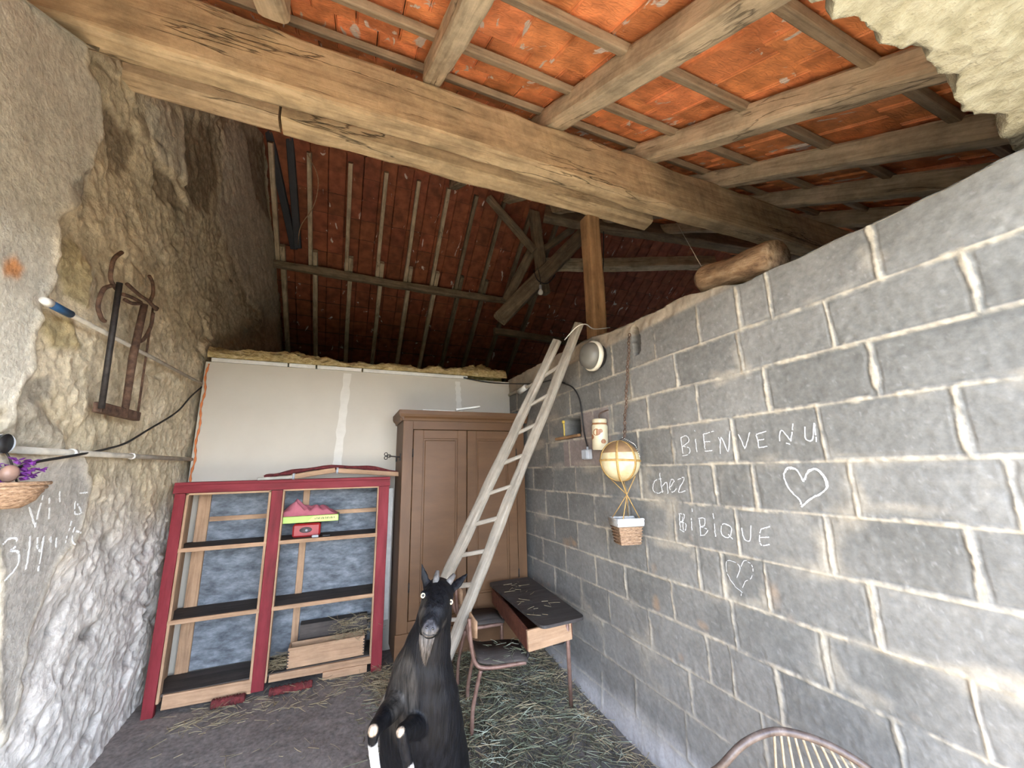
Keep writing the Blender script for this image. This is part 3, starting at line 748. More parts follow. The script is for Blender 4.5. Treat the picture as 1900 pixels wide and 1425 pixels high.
# ------------------------------------------------------------ white edge strips and insulation on the board wall
for i, (a, b) in enumerate(((393, 535), (537, 587), (589, 672), (674, 868))):
    pa = at(a, 667+.065*(a-393), 1, YB); pb = at(b-1, 667+.065*(b-393), 1, YB)
    o = wbox('edge_strip', (pa.x, YB-.012, 2.522), (pb.x, YB+.09, 2.556), M['whitepl'])
    tag(o, f'white edging strip on top of the board wall, {["leftmost and beside the stone wall", "second and shortest from the left", "third from the left", "rightmost and longest"][i]}', 'edging')
M['wool'] = noise_mat('yellow_wool', [(.25, (.28, .19, .07)), (.5, (.56, .43, .20)), (.75, (.78, .66, .40))], (22, 22, 40), 8, .95, 1.0, .03)
n, mth = 260, 18; P = np.zeros((n, mth, 3)); xx = np.linspace(-1.13, 1.62, n)
for j in range(mth):
    th = PI*j/(mth-1)
    h = (.085+.045*fbm(xx*3, 0, 0, 3, 301))*np.interp(xx, [-1.13, 0, 1.0, 1.6], [1, 1, 1.1, 1.4])
    P[:, j, 0] = xx+.01*fbm(xx*20, j*.5, 0, 2, 303); P[:, j, 1] = YB+.05-(.085)*math.cos(th)+.018*fbm(xx*16, j*.7, 0, 3, 305)
    P[:, j, 2] = 2.553+h*math.sin(th)*(1+.5*fbm(xx*14, j*.6, 0, 3, 307))
o = grid_mesh('insulation_wool', P, None, M['wool'], kind='stuff'); tag(o, 'ragged yellow insulation wool along the top of the board wall', 'insulation')
# orange foam seam and pipes on the left wall
g = G(); g.tube([V(-1.118, YB-.012, z)+V(.006*math.sin(z*23), .004*math.sin(z*31), 0) for z in np.linspace(1.3, 2.5, 60)], [.007+.003*math.sin(i*1.7) for i in range(60)], 6)
tag(mk('foam_seam', g, M['orange']), 'orange foam seam where the board meets the stone wall', 'seam')

# ------------------------------------------------------------ things on the left wall
def straightL(name, a, b, r, mat, lab, cat, offa=.03, offb=.03):
    e = empty(name, onL(*a, offa), lab, cat)
    return e, onL(*a, offa), onL(*b, offb)
e, a, b = straightL('broom_handle', (92, 563), (372, 712), .012, 'whitepl', 'thin whitish pole slanting across the stone wall, blue tip at its upper end', 'pole', .05, .03)
pa, pb = at(92, 563, 0, XL+.06), at(374, 712, 0, XL+.035)
d_ = (pb-pa).normalized()
mk('pole', G().tube([pa, pb], .0105, 12), M['conduit'], e)
o = mk('grip', G().tube([pa-d_*.005, pa+d_*.13], .0165, 14), M['bluepl'], e); o['label'] = 'blue grip'
o = mk('end_cap', G().tube([pa-d_*.04, pa-d_*.004], [.012, .019], 12), M['whitepl'], e); o['label'] = 'white end cap'
e = empty('wall_conduit', at(366, 853, 0, XL+.02), 'grey pipe running level along the stone wall below the iron frame', 'pipe')
pa, pb = at(18, 834, 0, XL+.035), at(366, 853, 0, XL+.03)
mk('pipe', G().tube([pa, pb], .014, 12), M['conduit'], e); mk('end_fitting', G().tube([pb-(pb-pa).normalized()*.04, pb+(pb-pa).normalized()*.02], .02, 12), M['conduit'], e)
for t in (.18, .45): 
    q = pa.lerp(pb, t); dd = (pb-pa).normalized(); mk('clip', G().tube([q-dd*.012, q+dd*.012], .0185, 12), M['whitepl'], e)
e = empty('drain_stub', at(8, 823, 0, XL+.02), 'dark round pipe end sticking out of the wall at the left picture edge', 'pipe')
c = at(9, 823, 0, XL+.07); mk('pipe', G().tube([V(XL-.06, c.y+.04, c.z), c], .034, 20, False), M['greypl'], e)
o = mk('opening', G().lathe([(.030, 0), (.034, .004), (.0, .003)], 20, 'x', (0, 0, 0)), M['blackpl'], e, Matrix.Translation(c)); o['label'] = 'black round mouth'
cab = [(-8, 872), (40, 858), (110, 845), (186, 834), (230, 822), (268, 800), (325, 765), (352, 735), (377, 712)]
g = G(); g.tube(smooth_path([onL(x, y, .028) for x, y in cab], 6), .006, 8)
tag(mk('black_cable', g, M['blackpl']), 'black cable sagging across the stone wall over the level pipe', 'cable')
# iron stanchion frame
e = empty('iron_stanchion', onL(220, 775), 'rusty iron frame of two bars with curved hooks hanging on the stone wall', 'iron tool')
def Lp(px, py, off): return at(px, py, 0, XL+off)
mk('bar', G().tube([Lp(222, 525, .09), Lp(205, 640, .09), Lp(188, 758, .09)], (.013), 8), M['iron'], e)['label'] = 'darker left bar'
mk('bar', G().tube([Lp(268, 565, .075), Lp(247, 660, .075), Lp(230, 775, .075)], [.016, .018, .015], 10), M['rust'], e)
mk('side_rod', G().tube([Lp(284, 570, .04), Lp(268, 680, .04), Lp(255, 772, .04)], .006, 8), M['rust'], e)
a, b = Lp(180, 755, .07), Lp(254, 773, .07)
board('base_plate', a, b, .035, .05, M['rust'], e, up=(0, .1, 1), bev=.004)
hooks = [[(226, 468), (212, 480), (206, 502), (206, 520), (216, 536), (222, 540)], [(208, 530), (194, 535), (186, 550), (182, 570), (188, 590), (194, 596)],
         [(236, 527), (248, 538), (262, 550), (275, 558), (290, 575)], [(277, 512), (283, 525), (284, 545), (279, 562), (292, 572)],
         [(228, 546), (245, 552), (262, 562), (246, 563), (232, 556)], [(284, 580), (280, 605), (268, 628), (255, 636)]]
for h_ in hooks: mk('hook', G().tube(smooth_path([Lp(x, y, .07) for x, y in h_], 5), .0095, 8), M['rust'], e)
# hanging flower basket at the left edge
e = empty('flower_basket', onL(20, 925), 'wicker wall basket with purple flowers at the left picture edge', 'basket')
M['wicker'] = noise_mat('brown_wicker', [(.3, (.16, .09, .05)), (.55, (.36, .23, .14)), (.75, (.50, .35, .23))], (60, 60, 140), 4, .8, .9, .01)
c = at(12, 898, 0, XL+.09)
g = G(); g.lathe([(.0, -.085), (.045, -.083), (.075, -.06), (.092, -.02), (.098, .0), (.09, .003), (.07, -.02), (.0, -.03)], 24)
mk('basket_bowl', g, M['wicker'], e, Matrix.Translation(c))
for k_ in range(3):
    mk('rim_coil', G().tube([c+V(math.cos(t)*(.1-.008*k_), math.sin(t)*(.1-.008*k_), -.014*k_) for t in np.linspace(0, 2*PI, 28)], .007, 6, False), M['wicker'], e)
M['purple'] = flat_mat('purple_petal', (.17, .035, .22), .7, var=.4); M['foil'] = flat_mat('pale_wrapping', (.33, .2, .15), .4, var=.3)
for k_ in range(16):
    q = c+V(rnd.uniform(-.05, .05), rnd.uniform(-.02, .085), rnd.uniform(.01, .085)); g = G()
    for s_ in range(5):
        an = s_*2*PI/5+rnd.random(); dd = V(math.cos(an)*.5+.3, math.sin(an), .5*math.sin(an*2)).normalized()*.022; pp = dd.cross(V(.3, .2, 1)).normalized()*.012
        g.add([q, q+dd*.6+pp, q+dd*1.2, q+dd*.6-pp, q+dd*.6+V(.004, 0, .006)], [(0, 1, 4), (1, 2, 4), (2, 3, 4), (3, 0, 4)])
    mk('flower', g, M['purple'], e)
mk('wrapping', G().ball((c.x+.02, c.y-.035, c.z+.035), (.022, .03, .03), 10, 6), M['foil'], e)
mk('hanger', G().tube(smooth_path([c+V(0, .05, .0), c+V(-.03, .03, .10), c+V(-.06, 0, .14)], 5), .003, 6), M['iron'], e)

# ------------------------------------------------------------ chalk
M['chalk'] = noise_mat('white_chalk', [(.3, (.46, .46, .45)), (.7, (.62, .62, .6))], (80, 80, 80), 3, .95, 0)
M['chalk_w'] = noise_mat('dry_chalk', [(.3, (.75, .75, .73)), (.7, (.9, .9, .88))], (80, 80, 80), 3, .95, 0)
def chalk(name, strokes, fun, w, side, parent, label, gap=.06, dbl=False):
    g = G(); r_ = random.Random(len(strokes)*13+int(w*1e4))
    for st in strokes:
        pts = smooth_path([V(x, y, 0) for x, y in st], 5) if len(st) > 2 else [V(*st[0], 0).lerp(V(*st[1], 0), t/8) for t in range(9)]
        P = [fun(p.x+r_.uniform(-.5, .5), p.y+r_.uniform(-.5, .5), .0015) for p in pts]
        for i in range(len(P)-1):
            if r_.random() < gap: continue
            a, b = P[i], P[i+1]; d = b-a
            if d.length < 1e-5: continue
            nrm = V(side, 0, 0); s_ = d.cross(nrm).normalized()*w/2*r_.uniform(.6, 1.25); s2 = d.cross(nrm).normalized()*w/2*r_.uniform(.6, 1.25)
            d2 = d*.12; u = nrm*.0012
            g.add([a-s_-d2, b-s2+d2, b+s2+d2, a+s_-d2, a-s_-d2+u, b-s2+d2+u, b+s2+d2+u, a+s_-d2+u], [(0, 1, 2, 3), (4, 5, 6, 7), (0, 1, 5, 4), (2, 3, 7, 6), (1, 2, 6, 5), (3, 0, 4, 7)])
    o = mk(name, g, M['chalk'] if side < 0 else M['chalk_w'], parent); o['label'] = label; return o
BV = [[(1264, 812), (1268, 845)], [(1262, 813), (1274, 809), (1279, 818), (1268, 828)], [(1268, 828), (1280, 832), (1279, 842), (1267, 846)],
      [(1291, 815), (1294, 838)], [(1289, 798), (1290, 800)],
      [(1306, 806), (1309, 837)], [(1305, 806), (1325, 800)], [(1307, 820), (1319, 819)], [(1309, 837), (1322, 836)],
      [(1337, 842), (1339, 812), (1352, 838), (1354, 800)], [(1334, 812), (1338, 822)],
      [(1370, 806), (1382, 832)], [(1382, 832), (1391, 802)], [(1403, 808), (1408, 830)], [(1403, 806), (1421, 800)], [(1406, 817), (1417, 815)], [(1408, 831), (1423, 828)],
      [(1446, 818), (1449, 798), (1467, 818)], [(1467, 818), (1471, 786)], [(1493, 792), (1495, 815), (1508, 815), (1510, 785)], [(1511, 785), (1515, 820)], [(1458, 822), (1465, 824)]]
chalk('chalk_writing', BV, onR, .0045, -1, wr, 'white chalk word BIENVENU')
CH = [[(1228, 888), (1215, 893), (1212, 908), (1220, 915), (1231, 911)], [(1224, 878), (1228, 905), (1230, 914)], [(1229, 902), (1237, 895), (1240, 916)], [(1243, 905), (1251, 893), (1246, 890), (1243, 905), (1248, 913), (1256, 907)], [(1258, 890), (1270, 887), (1259, 912), (1272, 911)]]
chalk('chalk_writing', CH, onR, .0043, -1, wr, 'white chalk word chez')
HT = [[(1490, 893), (1478, 872), (1462, 868), (1454, 880), (1459, 898), (1470, 914), (1484, 928), (1486, 936)], [(1490, 893), (1498, 878), (1514, 870), (1528, 882), (1536, 900), (1524, 915), (1505, 925), (1487, 940)],
      [(1493, 890), (1500, 874), (1516, 872), (1530, 888), (1534, 902)], [(1456, 876), (1462, 870), (1476, 870)]]
chalk('chalk_heart', HT, onR, .006, -1, wr, 'white chalk heart', .04)
BB = [[(1261, 955), (1263, 980)], [(1260, 953), (1270, 955), (1268, 966), (1263, 968), (1273, 973), (1270, 986), (1262, 982)], [(1266, 955), (1268, 984)], [(1283, 962), (1284, 984)], [(1285, 944), (1285, 949)],
      [(1298, 964), (1300, 992)], [(1296, 962), (1308, 962), (1307, 975), (1300, 977), (1313, 983), (1308, 992), (1299, 994)], [(1326, 972), (1328, 995)], [(1323, 953), (1325, 962)],
      [(1352, 975), (1342, 972), (1338, 985), (1345, 996), (1355, 995), (1358, 980), (1348, 972)], [(1350, 990), (1362, 1002)], [(1377, 980), (1382, 1000), (1392, 1002), (1394, 975)], [(1412, 983), (1409, 1000), (1414, 1012), (1428, 1010)], [(1412, 982), (1428, 977)], [(1410, 997), (1427, 997)]]
chalk('chalk_writing', BB, onR, .0043, -1, wr, 'white chalk word BIBIQUE')
H2 = [[(1368, 1072), (1372, 1050), (1350, 1040), (1348, 1060), (1362, 1085), (1378, 1100)], [(1374, 1053), (1382, 1040), (1396, 1052), (1394, 1072), (1382, 1080), (1375, 1105)]]
chalk('chalk_heart', H2, onR, .0025, -1, wr, 'faint small chalk heart', .2)
VV = [[(51, 941), (61, 978)], [(61, 978), (76, 920)], [(88, 924), (87, 963)], [(106, 912), (107, 931)], [(136, 930), (135, 953), (146, 951), (140, 935)], [(143, 915), (158, 914)],
      [(2, 1010), (14, 1000), (27, 1000), (26, 1014), (17, 1022), (30, 1024), (32, 1040), (20, 1062), (0, 1080)], [(53, 995), (49, 1030), (43, 1060)], [(66, 998), (65, 1015), (73, 1022), (78, 995)], [(76, 1000), (72, 1040), (67, 1060)],
      [(88, 1000), (92, 1006), (90, 996)], [(102, 998), (101, 1016)], [(128, 968), (122, 990), (117, 1010)], [(134, 978), (127, 1005), (132, 1012)], [(135, 985), (145, 990)]]
chalk('chalk_writing', VV, onL, .008, 1, wlft, 'white chalk letters and date on the smooth render', .15)

# ------------------------------------------------------------ red cabinet frame
FY_, BY_ = 3.60, 3.925
cb = empty('red_cabinet', (-.35, 3.76, .08), 'open red framed cabinet with grey shelves standing against the board wall', 'cabinet')
Z0, Z1 = .05, 1.495
for (xa, xb, nm) in ((-1.10, -1.035, 1), (-.502, -.425, 2), (.29, .372, 3)):
    timber('post', V((xa+xb)/2, FY_+.02, Z0+(.03 if nm == 2 else 0)), V((xa+xb)/2, FY_+.02, Z1-.05), xb-xa, .045, M['red'], cb, up=(0, 1, 0), rough=.003, rnd_=.08)
timber('top_rail', V(-1.11, FY_+.02, Z1-.02), V(.375, FY_+.02, Z1-.02), .045, .055, M['red'], cb, rough=.003, rnd_=.08)
wbox('top_board', (-1.11, FY_, Z1+.008), (.375, BY_, Z1+.028), M['red'], cb)
for (xa, xb) in ((-1.034, -1.018), (-.52, -.503), (-.424, -.412), (.276, .289)):
    wbox('edge_strip', (xa, FY_+.004, Z0+.07), (xb, FY_+.05, Z1-.05), M['raw'], cb)['label'] = 'bare wood edge'
for (xa, xb, z) in ((-1.034, -.503, Z1-.063), (-.424, .289, Z1-.058)):
    wbox('edge_strip', (xa, FY_+.004, z), (xb, FY_+.03, z+.014), M['raw'], cb)['label'] = 'bare wood edge'
wbox('side_panel', (-1.095, FY_+.045, Z0), (-1.078, BY_, Z1), M['raw'], cb); wbox('side_panel', (.352, FY_+.045, Z0), (.368, BY_, Z1), M['raw'], cb)
for z, nmx in ((1.06, 0), (.60, 1)):
    for (xa, xb) in ((-1.075, -.47), (-.46, .35)):
        wbox('shelf', (xa, FY_+.02, z-.012), (xb, BY_-.01, z+.010), M['shelf'], cb)
        wbox('shelf_edge', (xa+.03, FY_+.003, z-.016), (xb-.03, FY_+.02, z+.012), M['raw'], cb)['label'] = 'bare wood lip'
wbox('floor_board', (-1.075, FY_+.02, .150), (.35, BY_-.01, .168), M['shelf'], cb)
timber('base_board', V(-1.0, FY_+.012, .125), V(-.50, FY_+.012, .115), .02, .085, M['raw'], cb, rough=.003)
timber('base_board', V(-.40, FY_+.012, .140), V(.29, FY_+.012, .135), .02, .05, M['raw'], cb, rough=.003)
timber('base_board', V(-.05, FY_-.005, .095), V(.26, FY_-.005, .09), .02, .05, M['raw'], cb, rough=.003)
wbox('back_panel', (-.965, BY_-.004, .17), (.34, BY_+.012, 1.47), M['panel_back'], cb)['label'] = 'blue grey mottled back panel'
for (xa, xb) in ((-1.035, -.955), (-.305, -.255)):
    wbox('back_stile', (xa, BY_-.024, .17), (xb, BY_-.005, 1.47), M['raw'], cb)
for z in (1.215,): wbox('back_rail', (-.95, BY_-.02, z), (.34, BY_-.006, z+.035), M['raw'], cb)
# grey white board beside the cabinet
o = wbox('white_board', (.385, 3.86, .32), (.435, 3.96, 1.42), M['whitepl']); tag(o, 'narrow whitish board between the red cabinet and the wardrobe', 'board')
# wooden crate with hay in the lower right bay
def crate(x0, x1, y0, y1, z0, z1, lab, mat):
    e = empty('wooden_crate', ((x0+x1)/2, (y0+y1)/2, z0), lab, 'crate')
    t = .012
    wbox('front_board', (x0, y0, z0), (x1, y0+t, z1), M[mat], e); wbox('back_board', (x0, y1-t, z0), (x1, y1, z1), M[mat], e)
    wbox('side_board', (x0, y0+t, z0), (x0+t, y1-t, z1), M[mat], e); wbox('side_board', (x1-t, y0+t, z0), (x1, y1-t, z1), M[mat], e)
    wbox('bottom_board', (x0+t, y0+t, z0), (x1-t, y1-t, z0+.008), M[mat], e)
    for i in range(6):
        z = z0+.01+i*(z1-z0-.02)/6
        wbox('dovetail', (x0-.003, y0-.002, z), (x0+.010, y0+t+.002, z+.009), M['shelf'], e); wbox('dovetail', (x1-.010, y0-.002, z), (x1+.003, y0+t+.002, z+.009), M['shelf'], e)
    return e
crate(-.295, .235, 3.635, 3.76, .169, .305, 'pinkish wooden crate with dovetailed corners on the cabinet floor', 'raw')
o = wbox('plank', (-.24, 3.80, .169), (.26, 3.90, .40), M['shelf']); tag(o, 'dark wooden box behind the dovetailed drawer in the cabinet', 'box')

def straw(name, n, region, lmin, lmax, w, mat, zf_, seed, flat=.35, parent=None):
    r_ = random.Random(seed); vs = []; fs = []
    for i in range(n):
        x, y = region(r_); L = r_.uniform(lmin, lmax); an = r_.uniform(0, 2*PI); c = V(x, y, 0); z0 = r_.random()**2*flat*.1
        cur = r_.uniform(-.5, .5); ww = w*r_.uniform(.6, 1.3); lift = r_.uniform(-.02, .05)*flat; ns = 4; o = len(vs)
        p = V(x, y, 0)
        for s_ in range(ns+1):
            t = s_/ns; a2 = an+cur*t; sd_ = V(-math.sin(a2), math.cos(a2), 0)*ww/2
            z = zf_(p.x, p.y)+.004+z0+lift*t*L*4
            vs += [(p.x-sd_.x, p.y-sd_.y, z), (p.x+sd_.x, p.y+sd_.y, z), (p.x, p.y, z+ww*.7)]
            p = p+V(math.cos(a2), math.sin(a2), 0)*L/ns
        for s_ in range(ns):
            a = o+s_*3
            for q, r2 in ((0, 1), (1, 2), (2, 0)): fs.append((a+q, a+r2, a+3+r2, a+3+q))
    me = bpy.data.meshes.new(name); me.from_pydata(vs, [], fs); me.update()
    return link(name, me, parent, None, mat)
M['straw_g'] = noise_mat('greenish_hay', [(.3, (.12, .13, .075)), (.5, (.22, .235, .15)), (.72, (.50, .54, .42))], (7, 7, 7), 3, .8, 0)
M['straw_y'] = noise_mat('yellow_straw', [(.3, (.17, .13, .07)), (.7, (.38, .31, .19))], (7, 7, 7), 3, .8, 0)
M['straw_d'] = noise_mat('dark_hay', [(.3, (.05, .045, .028)), (.7, (.13, .115, .07))], (7, 7, 7), 3, .9, 0)
zfl = lambda x, y: float(zfloor(x, y))
def r_hay(r):
    while True:
        x = r.gauss(1.0, .38); y = r.uniform(1.55, 3.55)
        if .2 < x < 1.58: return x, y
def r_hay2(r):
    while True:
        x = r.uniform(.35, 1.58); y = r.gauss(2.9, .4)
        if 2.0 < y < 3.5: return x, y
def r_side(r):
    k = r.random()
    if k < .4: return r.uniform(.28, .55), r.uniform(3.15, 3.6)
    if k < .7: return 1.6-abs(r.gauss(0, .07)), r.uniform(1.5, 3.4)
    return r.uniform(-.9, .5), r.uniform(3.3, 3.58)
def r_all(r): return r.uniform(-1.05, 1.5), r.uniform(1.8, 3.55)
def batch(nm, n, reg, a, b, w, mat, seed, lab, flat=.35):
    o = straw(nm, n, reg, a, b, w, M[mat], zfl, seed, flat); tag(o, lab, 'hay', kind='stuff')
batch('hay', 1700, r_hay, .05, .17, .0026, 'straw_g', 1, 'greenish hay scattered thickly under the school desk')
batch('hay', 650, r_hay2, .04, .14, .0030, 'straw_y', 2, 'yellowish straw mixed into the hay by the wardrobe', .5)
batch('hay', 3000, r_hay, .04, .13, .0040, 'straw_d', 3, 'old dark trampled hay on the dirt floor', .2)
batch('hay', 900, r_side, .03, .12, .0028, 'straw_y', 4, 'thin straw drifted along the walls and cabinet foot', .5)
batch('hay', 260, r_all, .02, .09, .0026, 'straw_y', 5, 'sparse bits of straw on the bare floor', .1)
o = straw('hay', 170, lambda r: (r.uniform(.02, .30), r.uniform(3.64, 3.80)), .04, .13, .003, M['straw_y'], lambda x, y: .30, 6, 1.2); tag(o, 'tuft of straw sticking out of the dovetailed drawer', 'hay', kind='stuff')
o = straw('hay', 120, lambda r: (r.uniform(-.41, -.30), r.uniform(3.64, 3.80)), .04, .11, .003, M['straw_y'], lambda x, y: .171, 16, .6); tag(o, 'loose straw left of the dovetailed drawer', 'hay', kind='stuff')

def on_top(zc): return lambda x, y: zc
o = straw('hay', 26, lambda r: (r.uniform(1.22, 1.45), r.uniform(2.5, 3.3)), .03, .10, .0026, M['straw_y'], on_top(.628), 31, .05); tag(o, 'few straws lying on the black desk top', 'hay', kind='stuff')
o = straw('hay', 60, lambda r: (r.uniform(.88, 1.15), r.uniform(2.60, 2.86)), .03, .09, .0026, M['straw_g'], on_top(.385), 32, .1); tag(o, 'hay strewn on the nearer school chair seat', 'hay', kind='stuff')
# red ragged strip lying before the cabinet
M['rag'] = noise_mat('ragged_red', [(.3, (.07, .02, .02)), (.6, (.19, .035, .035)), (.8, (.28, .07, .06))], (25, 25, 25), 7, .95, 1.0, .02)
for (a, b, r0, lab) in (((392, 1308), (455, 1290), .026, 'dark red ragged roll on the floor before the cabinet'), ((500, 1280), (580, 1262), .024, 'second dark red ragged roll, right of the larger one')):
    pa, pb = at(*a, 1, 3.56), at(*b, 1, 3.56); pa.z = pb.z = .075; g = G()
    g.tube([pa.lerp(pb, t) for t in np.linspace(0, 1, 24)], [(r0*1.2*(1+.2*math.sin(i*1.9)), r0*(1+.25*math.sin(i*2.7))) for i in range(24)], 12)
    tag(mk('red_rag', g, M['rag']), lab, 'rag')

# things in the cabinet
def px_y(px, py, y): return at(px, py, 1, y)
e = empty('red_tin', (-.24, 3.78, 1.071), 'red tin box with a dark oval drawing under the green box', 'tin')
M['tinred'] = flat_mat('tin_red', (.33, .02, .02), .35); M['tinink'] = flat_mat('tin_drawing', (.10, .08, .08), .5)
mk('tin_body', G().box((-.345, 3.70, 1.071), (-.145, 3.86, 1.172), .012), M['tinred'], e)
g = G(); g.lathe([(.0, 0), (.045, 0), (.045, -.002), (0, -.002)], 24, 'y'); g.v = [(x, y, z*.5) for x, y, z in g.v]
mk('oval_drawing', g, M['tinink'], e, Matrix.Translation((-.25, 3.699, 1.125)))['label'] = 'dark oval with a pale figure'
g = G(); g.lathe([(.0, 0), (.009, 0), (.009, -.002), (0, -.002)], 12, 'y'); mk('pale_mark', g, M['greypl'], e, Matrix.Translation((-.245, 3.696, 1.122)))
e = empty('green_box', (-.21, 3.74, 1.173), 'flat lime green and yellow box lying on the red tin', 'box')
M['lime'] = flat_mat('lime_card', (.42, .62, .13), .5); M['limey'] = flat_mat('yellow_card', (.62, .62, .20), .5); M['ink'] = flat_mat('print_ink', (.12, .16, .06), .6)
mk('box_body', G().box((-.43, 3.66, 1.186), (-.015, 3.86, 1.236), .003), M['lime'], e)
mk('front_label', G().add([(-.24, 3.6595, 1.19), (-.022, 3.6595, 1.19), (-.022, 3.6595, 1.232), (-.20, 3.6595, 1.232), (-.24, 3.6585, 1.19), (-.022, 3.6585, 1.19), (-.022, 3.6585, 1.232), (-.20, 3.6585, 1.232)], [(0, 1, 2, 3), (4, 5, 6, 7), (0, 1, 5, 4), (1, 2, 6, 5), (2, 3, 7, 6), (3, 0, 4, 7)]), M['limey'], e)['label'] = 'yellow printed end'
g = G()
for i in range(14):
    x = -.19+i*.0105+(.003 if i % 3 else 0); g.box((x, 3.6572, 1.206), (x+.006, 3.6582, 1.206+.012+.004*(i % 2)))
mk('print', g, M['ink'], e)['label'] = 'dark green printing'
mk('end_flap', G().box((-.014, 3.655, 1.165), (-.009, 3.70, 1.245)), M['blackpl'], e)
M['pink'] = noise_mat('pink_cloth', [(.3, (.30, .07, .10)), (.7, (.50, .16, .19))], (5, 5, 5), 4, .8, .2, .004)
n = 60; P = np.zeros((n, 40, 3)); u = np.linspace(0, 1, n)[:, None]; v = np.linspace(0, 1, 40)[None, :]
fold = .5+.5*np.sin((u*7+v*3+1.2*fbm(u*3, v*3, 0, 2, 401))*4.2)
env = np.interp(u[:, 0], [0, .12, .22, .36, .5, .62, .8, 1], [.3, .65, 1.0, .62, .5, .66, .45, .04])[:, None]
P[..., 0] = -.425+.40*u+0*v; P[..., 1] = 3.665+.18*v+.006*fold; P[..., 2] = 1.238+env*.135*np.sin(PI*np.clip(v*.8+.13, 0, 1))*(.72+.28*fold)*np.clip(v*9, 0, 1)
o = grid_mesh('pink_cloth', P, None, M['pink'], kind=None); tag(o, 'crumpled pink cloth lying on the lime green box', 'cloth')
for (x, w, c, l) in ((-.20, .05, 'greypl', 'small grey piece on the upper shelf before the red tin'), (-.125, .06, 'blackpl', 'small black piece on the upper shelf right of the tin')):
    o = mk('small_part', G().box((x, 3.63, 1.071), (x+w, 3.66, 1.071+.018), .005), M[c]); tag(o, l, 'part')
# things on top of the cabinet
e = empty('wooden_tool', (.05, 3.70, 1.53), 'long pale wooden tool handle with metal bands lying on the red cabinet', 'tool handle')
zc = 1.558
timber('handle', px_y(625, 873, 3.72), px_y(743, 880, 3.72), .035, .04, M['raw'], e, rough=.003)
timber('handle', px_y(541, 885, 3.70), px_y(622, 872, 3.70), .03, .038, M['raw'], e, rough=.003)
board('blade_guard', px_y(478, 889, 3.69), px_y(543, 885, 3.69), .03, .022, M['conduit'], e)['label'] = 'greyish flattened end'
for q in ((545, 884, 3.69), (626, 873, 3.71)):
    c = px_y(*q); mk('metal_band', G().tube([c-V(.008, 0, 0), c+V(.008, 0, 0)], .026, 14), M['greypl'], e)['label'] = 'bright metal band'
g = G(); pts = smooth_path([px_y(490, 886, 3.78), px_y(530, 878, 3.80), px_y(600, 868, 3.82), px_y(680, 868, 3.82), px_y(742, 878, 3.80)], 5)
g.tube(pts, [(.03, .018+.006*math.sin(i*1.3)) for i in range(len(pts))], 10)
tag(mk('red_rag', g, M['rag']), 'dark red ragged strip behind the wooden handle on the cabinet', 'rag')

# ------------------------------------------------------------ wardrobe
wd = empty('brown_wardrobe', (1.0, 3.7, .1), 'old brown painted two door wardrobe standing behind the ladder', 'wardrobe')
WX0, WX1, WF = .455, 1.60, 3.49; WZ0, WZ1 = .10, 2.0
wbox('side_panel', (WX0, WF+.03, WZ0), (WX0+.025, 3.95, WZ1), M['brown_dark'], wd)
wbox('side_panel', (WX1-.025, WF+.03, WZ0), (WX1, 3.95, WZ1), M['brown'], wd)
wbox('back_panel', (WX0+.025, 3.935, WZ0), (WX1-.025, 3.95, WZ1), M['brown_dark'], wd)
wbox('stile', (WX0, WF, WZ0), (WX0+.085, WF+.03, WZ1), M['brown'], wd); wbox('stile', (WX1-.085, WF, WZ0), (WX1, WF+.03, WZ1), M['brown'], wd)
wbox('top_rail', (WX0+.085, WF, 1.925), (WX1-.085, WF+.03, WZ1), M['brown'], wd)
wbox('bottom_rail', (WX0+.085, WF, WZ0), (WX1-.085, WF+.03, .40), M['brown'], wd); wbox('plinth', (WX0-.01, WF-.015, WZ0), (WX1+.005, WF, .32), M['brown'], wd)
g = G(); prof = [(0, 0), (-.012, 0), (-.018, .02), (-.034, .035), (-.042, .055), (-.042, .075), (0, .075)]
def corn(p0, p1, nrm):
    vs = []; 
    for p in (p0, p1):
        for (d_, z) in prof: vs.append(p+nrm*(-d_)+V(0, 0, z))
    k_ = len(prof); return vs, [(i, (i+1) % k_, k_+(i+1) % k_, k_+i) for i in range(k_)]+[tuple(range(k_)), tuple(range(k_, 2*k_))]
g.add(*corn(V(WX0-.03, WF, WZ1), V(WX1+.03, WF, WZ1), V(0, -1, 0))); g.add(*corn(V(WX0, WF-.03, WZ1), V(WX0, 3.95, WZ1), V(-1, 0, 0)))
g.box((WX0-.042, WF-.042, WZ1+.075), (WX1+.04, 3.955, WZ1+.09))
mk('cornice', g, M['brown'], wd)
for i, (xa, xb) in enumerate(((WX0+.09, 1.022), (1.03, WX1-.09))):
    d = wbox('door', (xa, WF+.006, .405), (xb, WF+.024, 1.92), M['brown'], wd)
    g = G()
    for (a, b, c, d2) in ((xa, .405, xa+.085, 1.92), (xb-.085, .405, xb, 1.92), (xa+.085, 1.845, xb-.085, 1.92), (xa+.085, .405, xb-.085, .53)):
        g.box((a, WF-.006, b), (c, WF+.008, d2), .003)
    mk('door_frame', g, M['brown'], d)
    g = G(); g.box((xa+.10, WF-.001, .545), (xb-.10, WF+.01, 1.83), .008); mk('raised_panel', g, M['brown'], d)
    for z in (1.72, .65):
        xh = xa-.003 if i == 0 else xb+.003
        mk('hinge', G().tube([(xh, WF-.006, z-.035), (xh, WF-.006, z+.035)], .006, 8), M['iron'], d)
    if i == 1: mk('keyhole_plate', G().box((xa+.02, WF-.010, 1.15), (xa+.045, WF-.005, 1.21), .003), M['iron'], d)
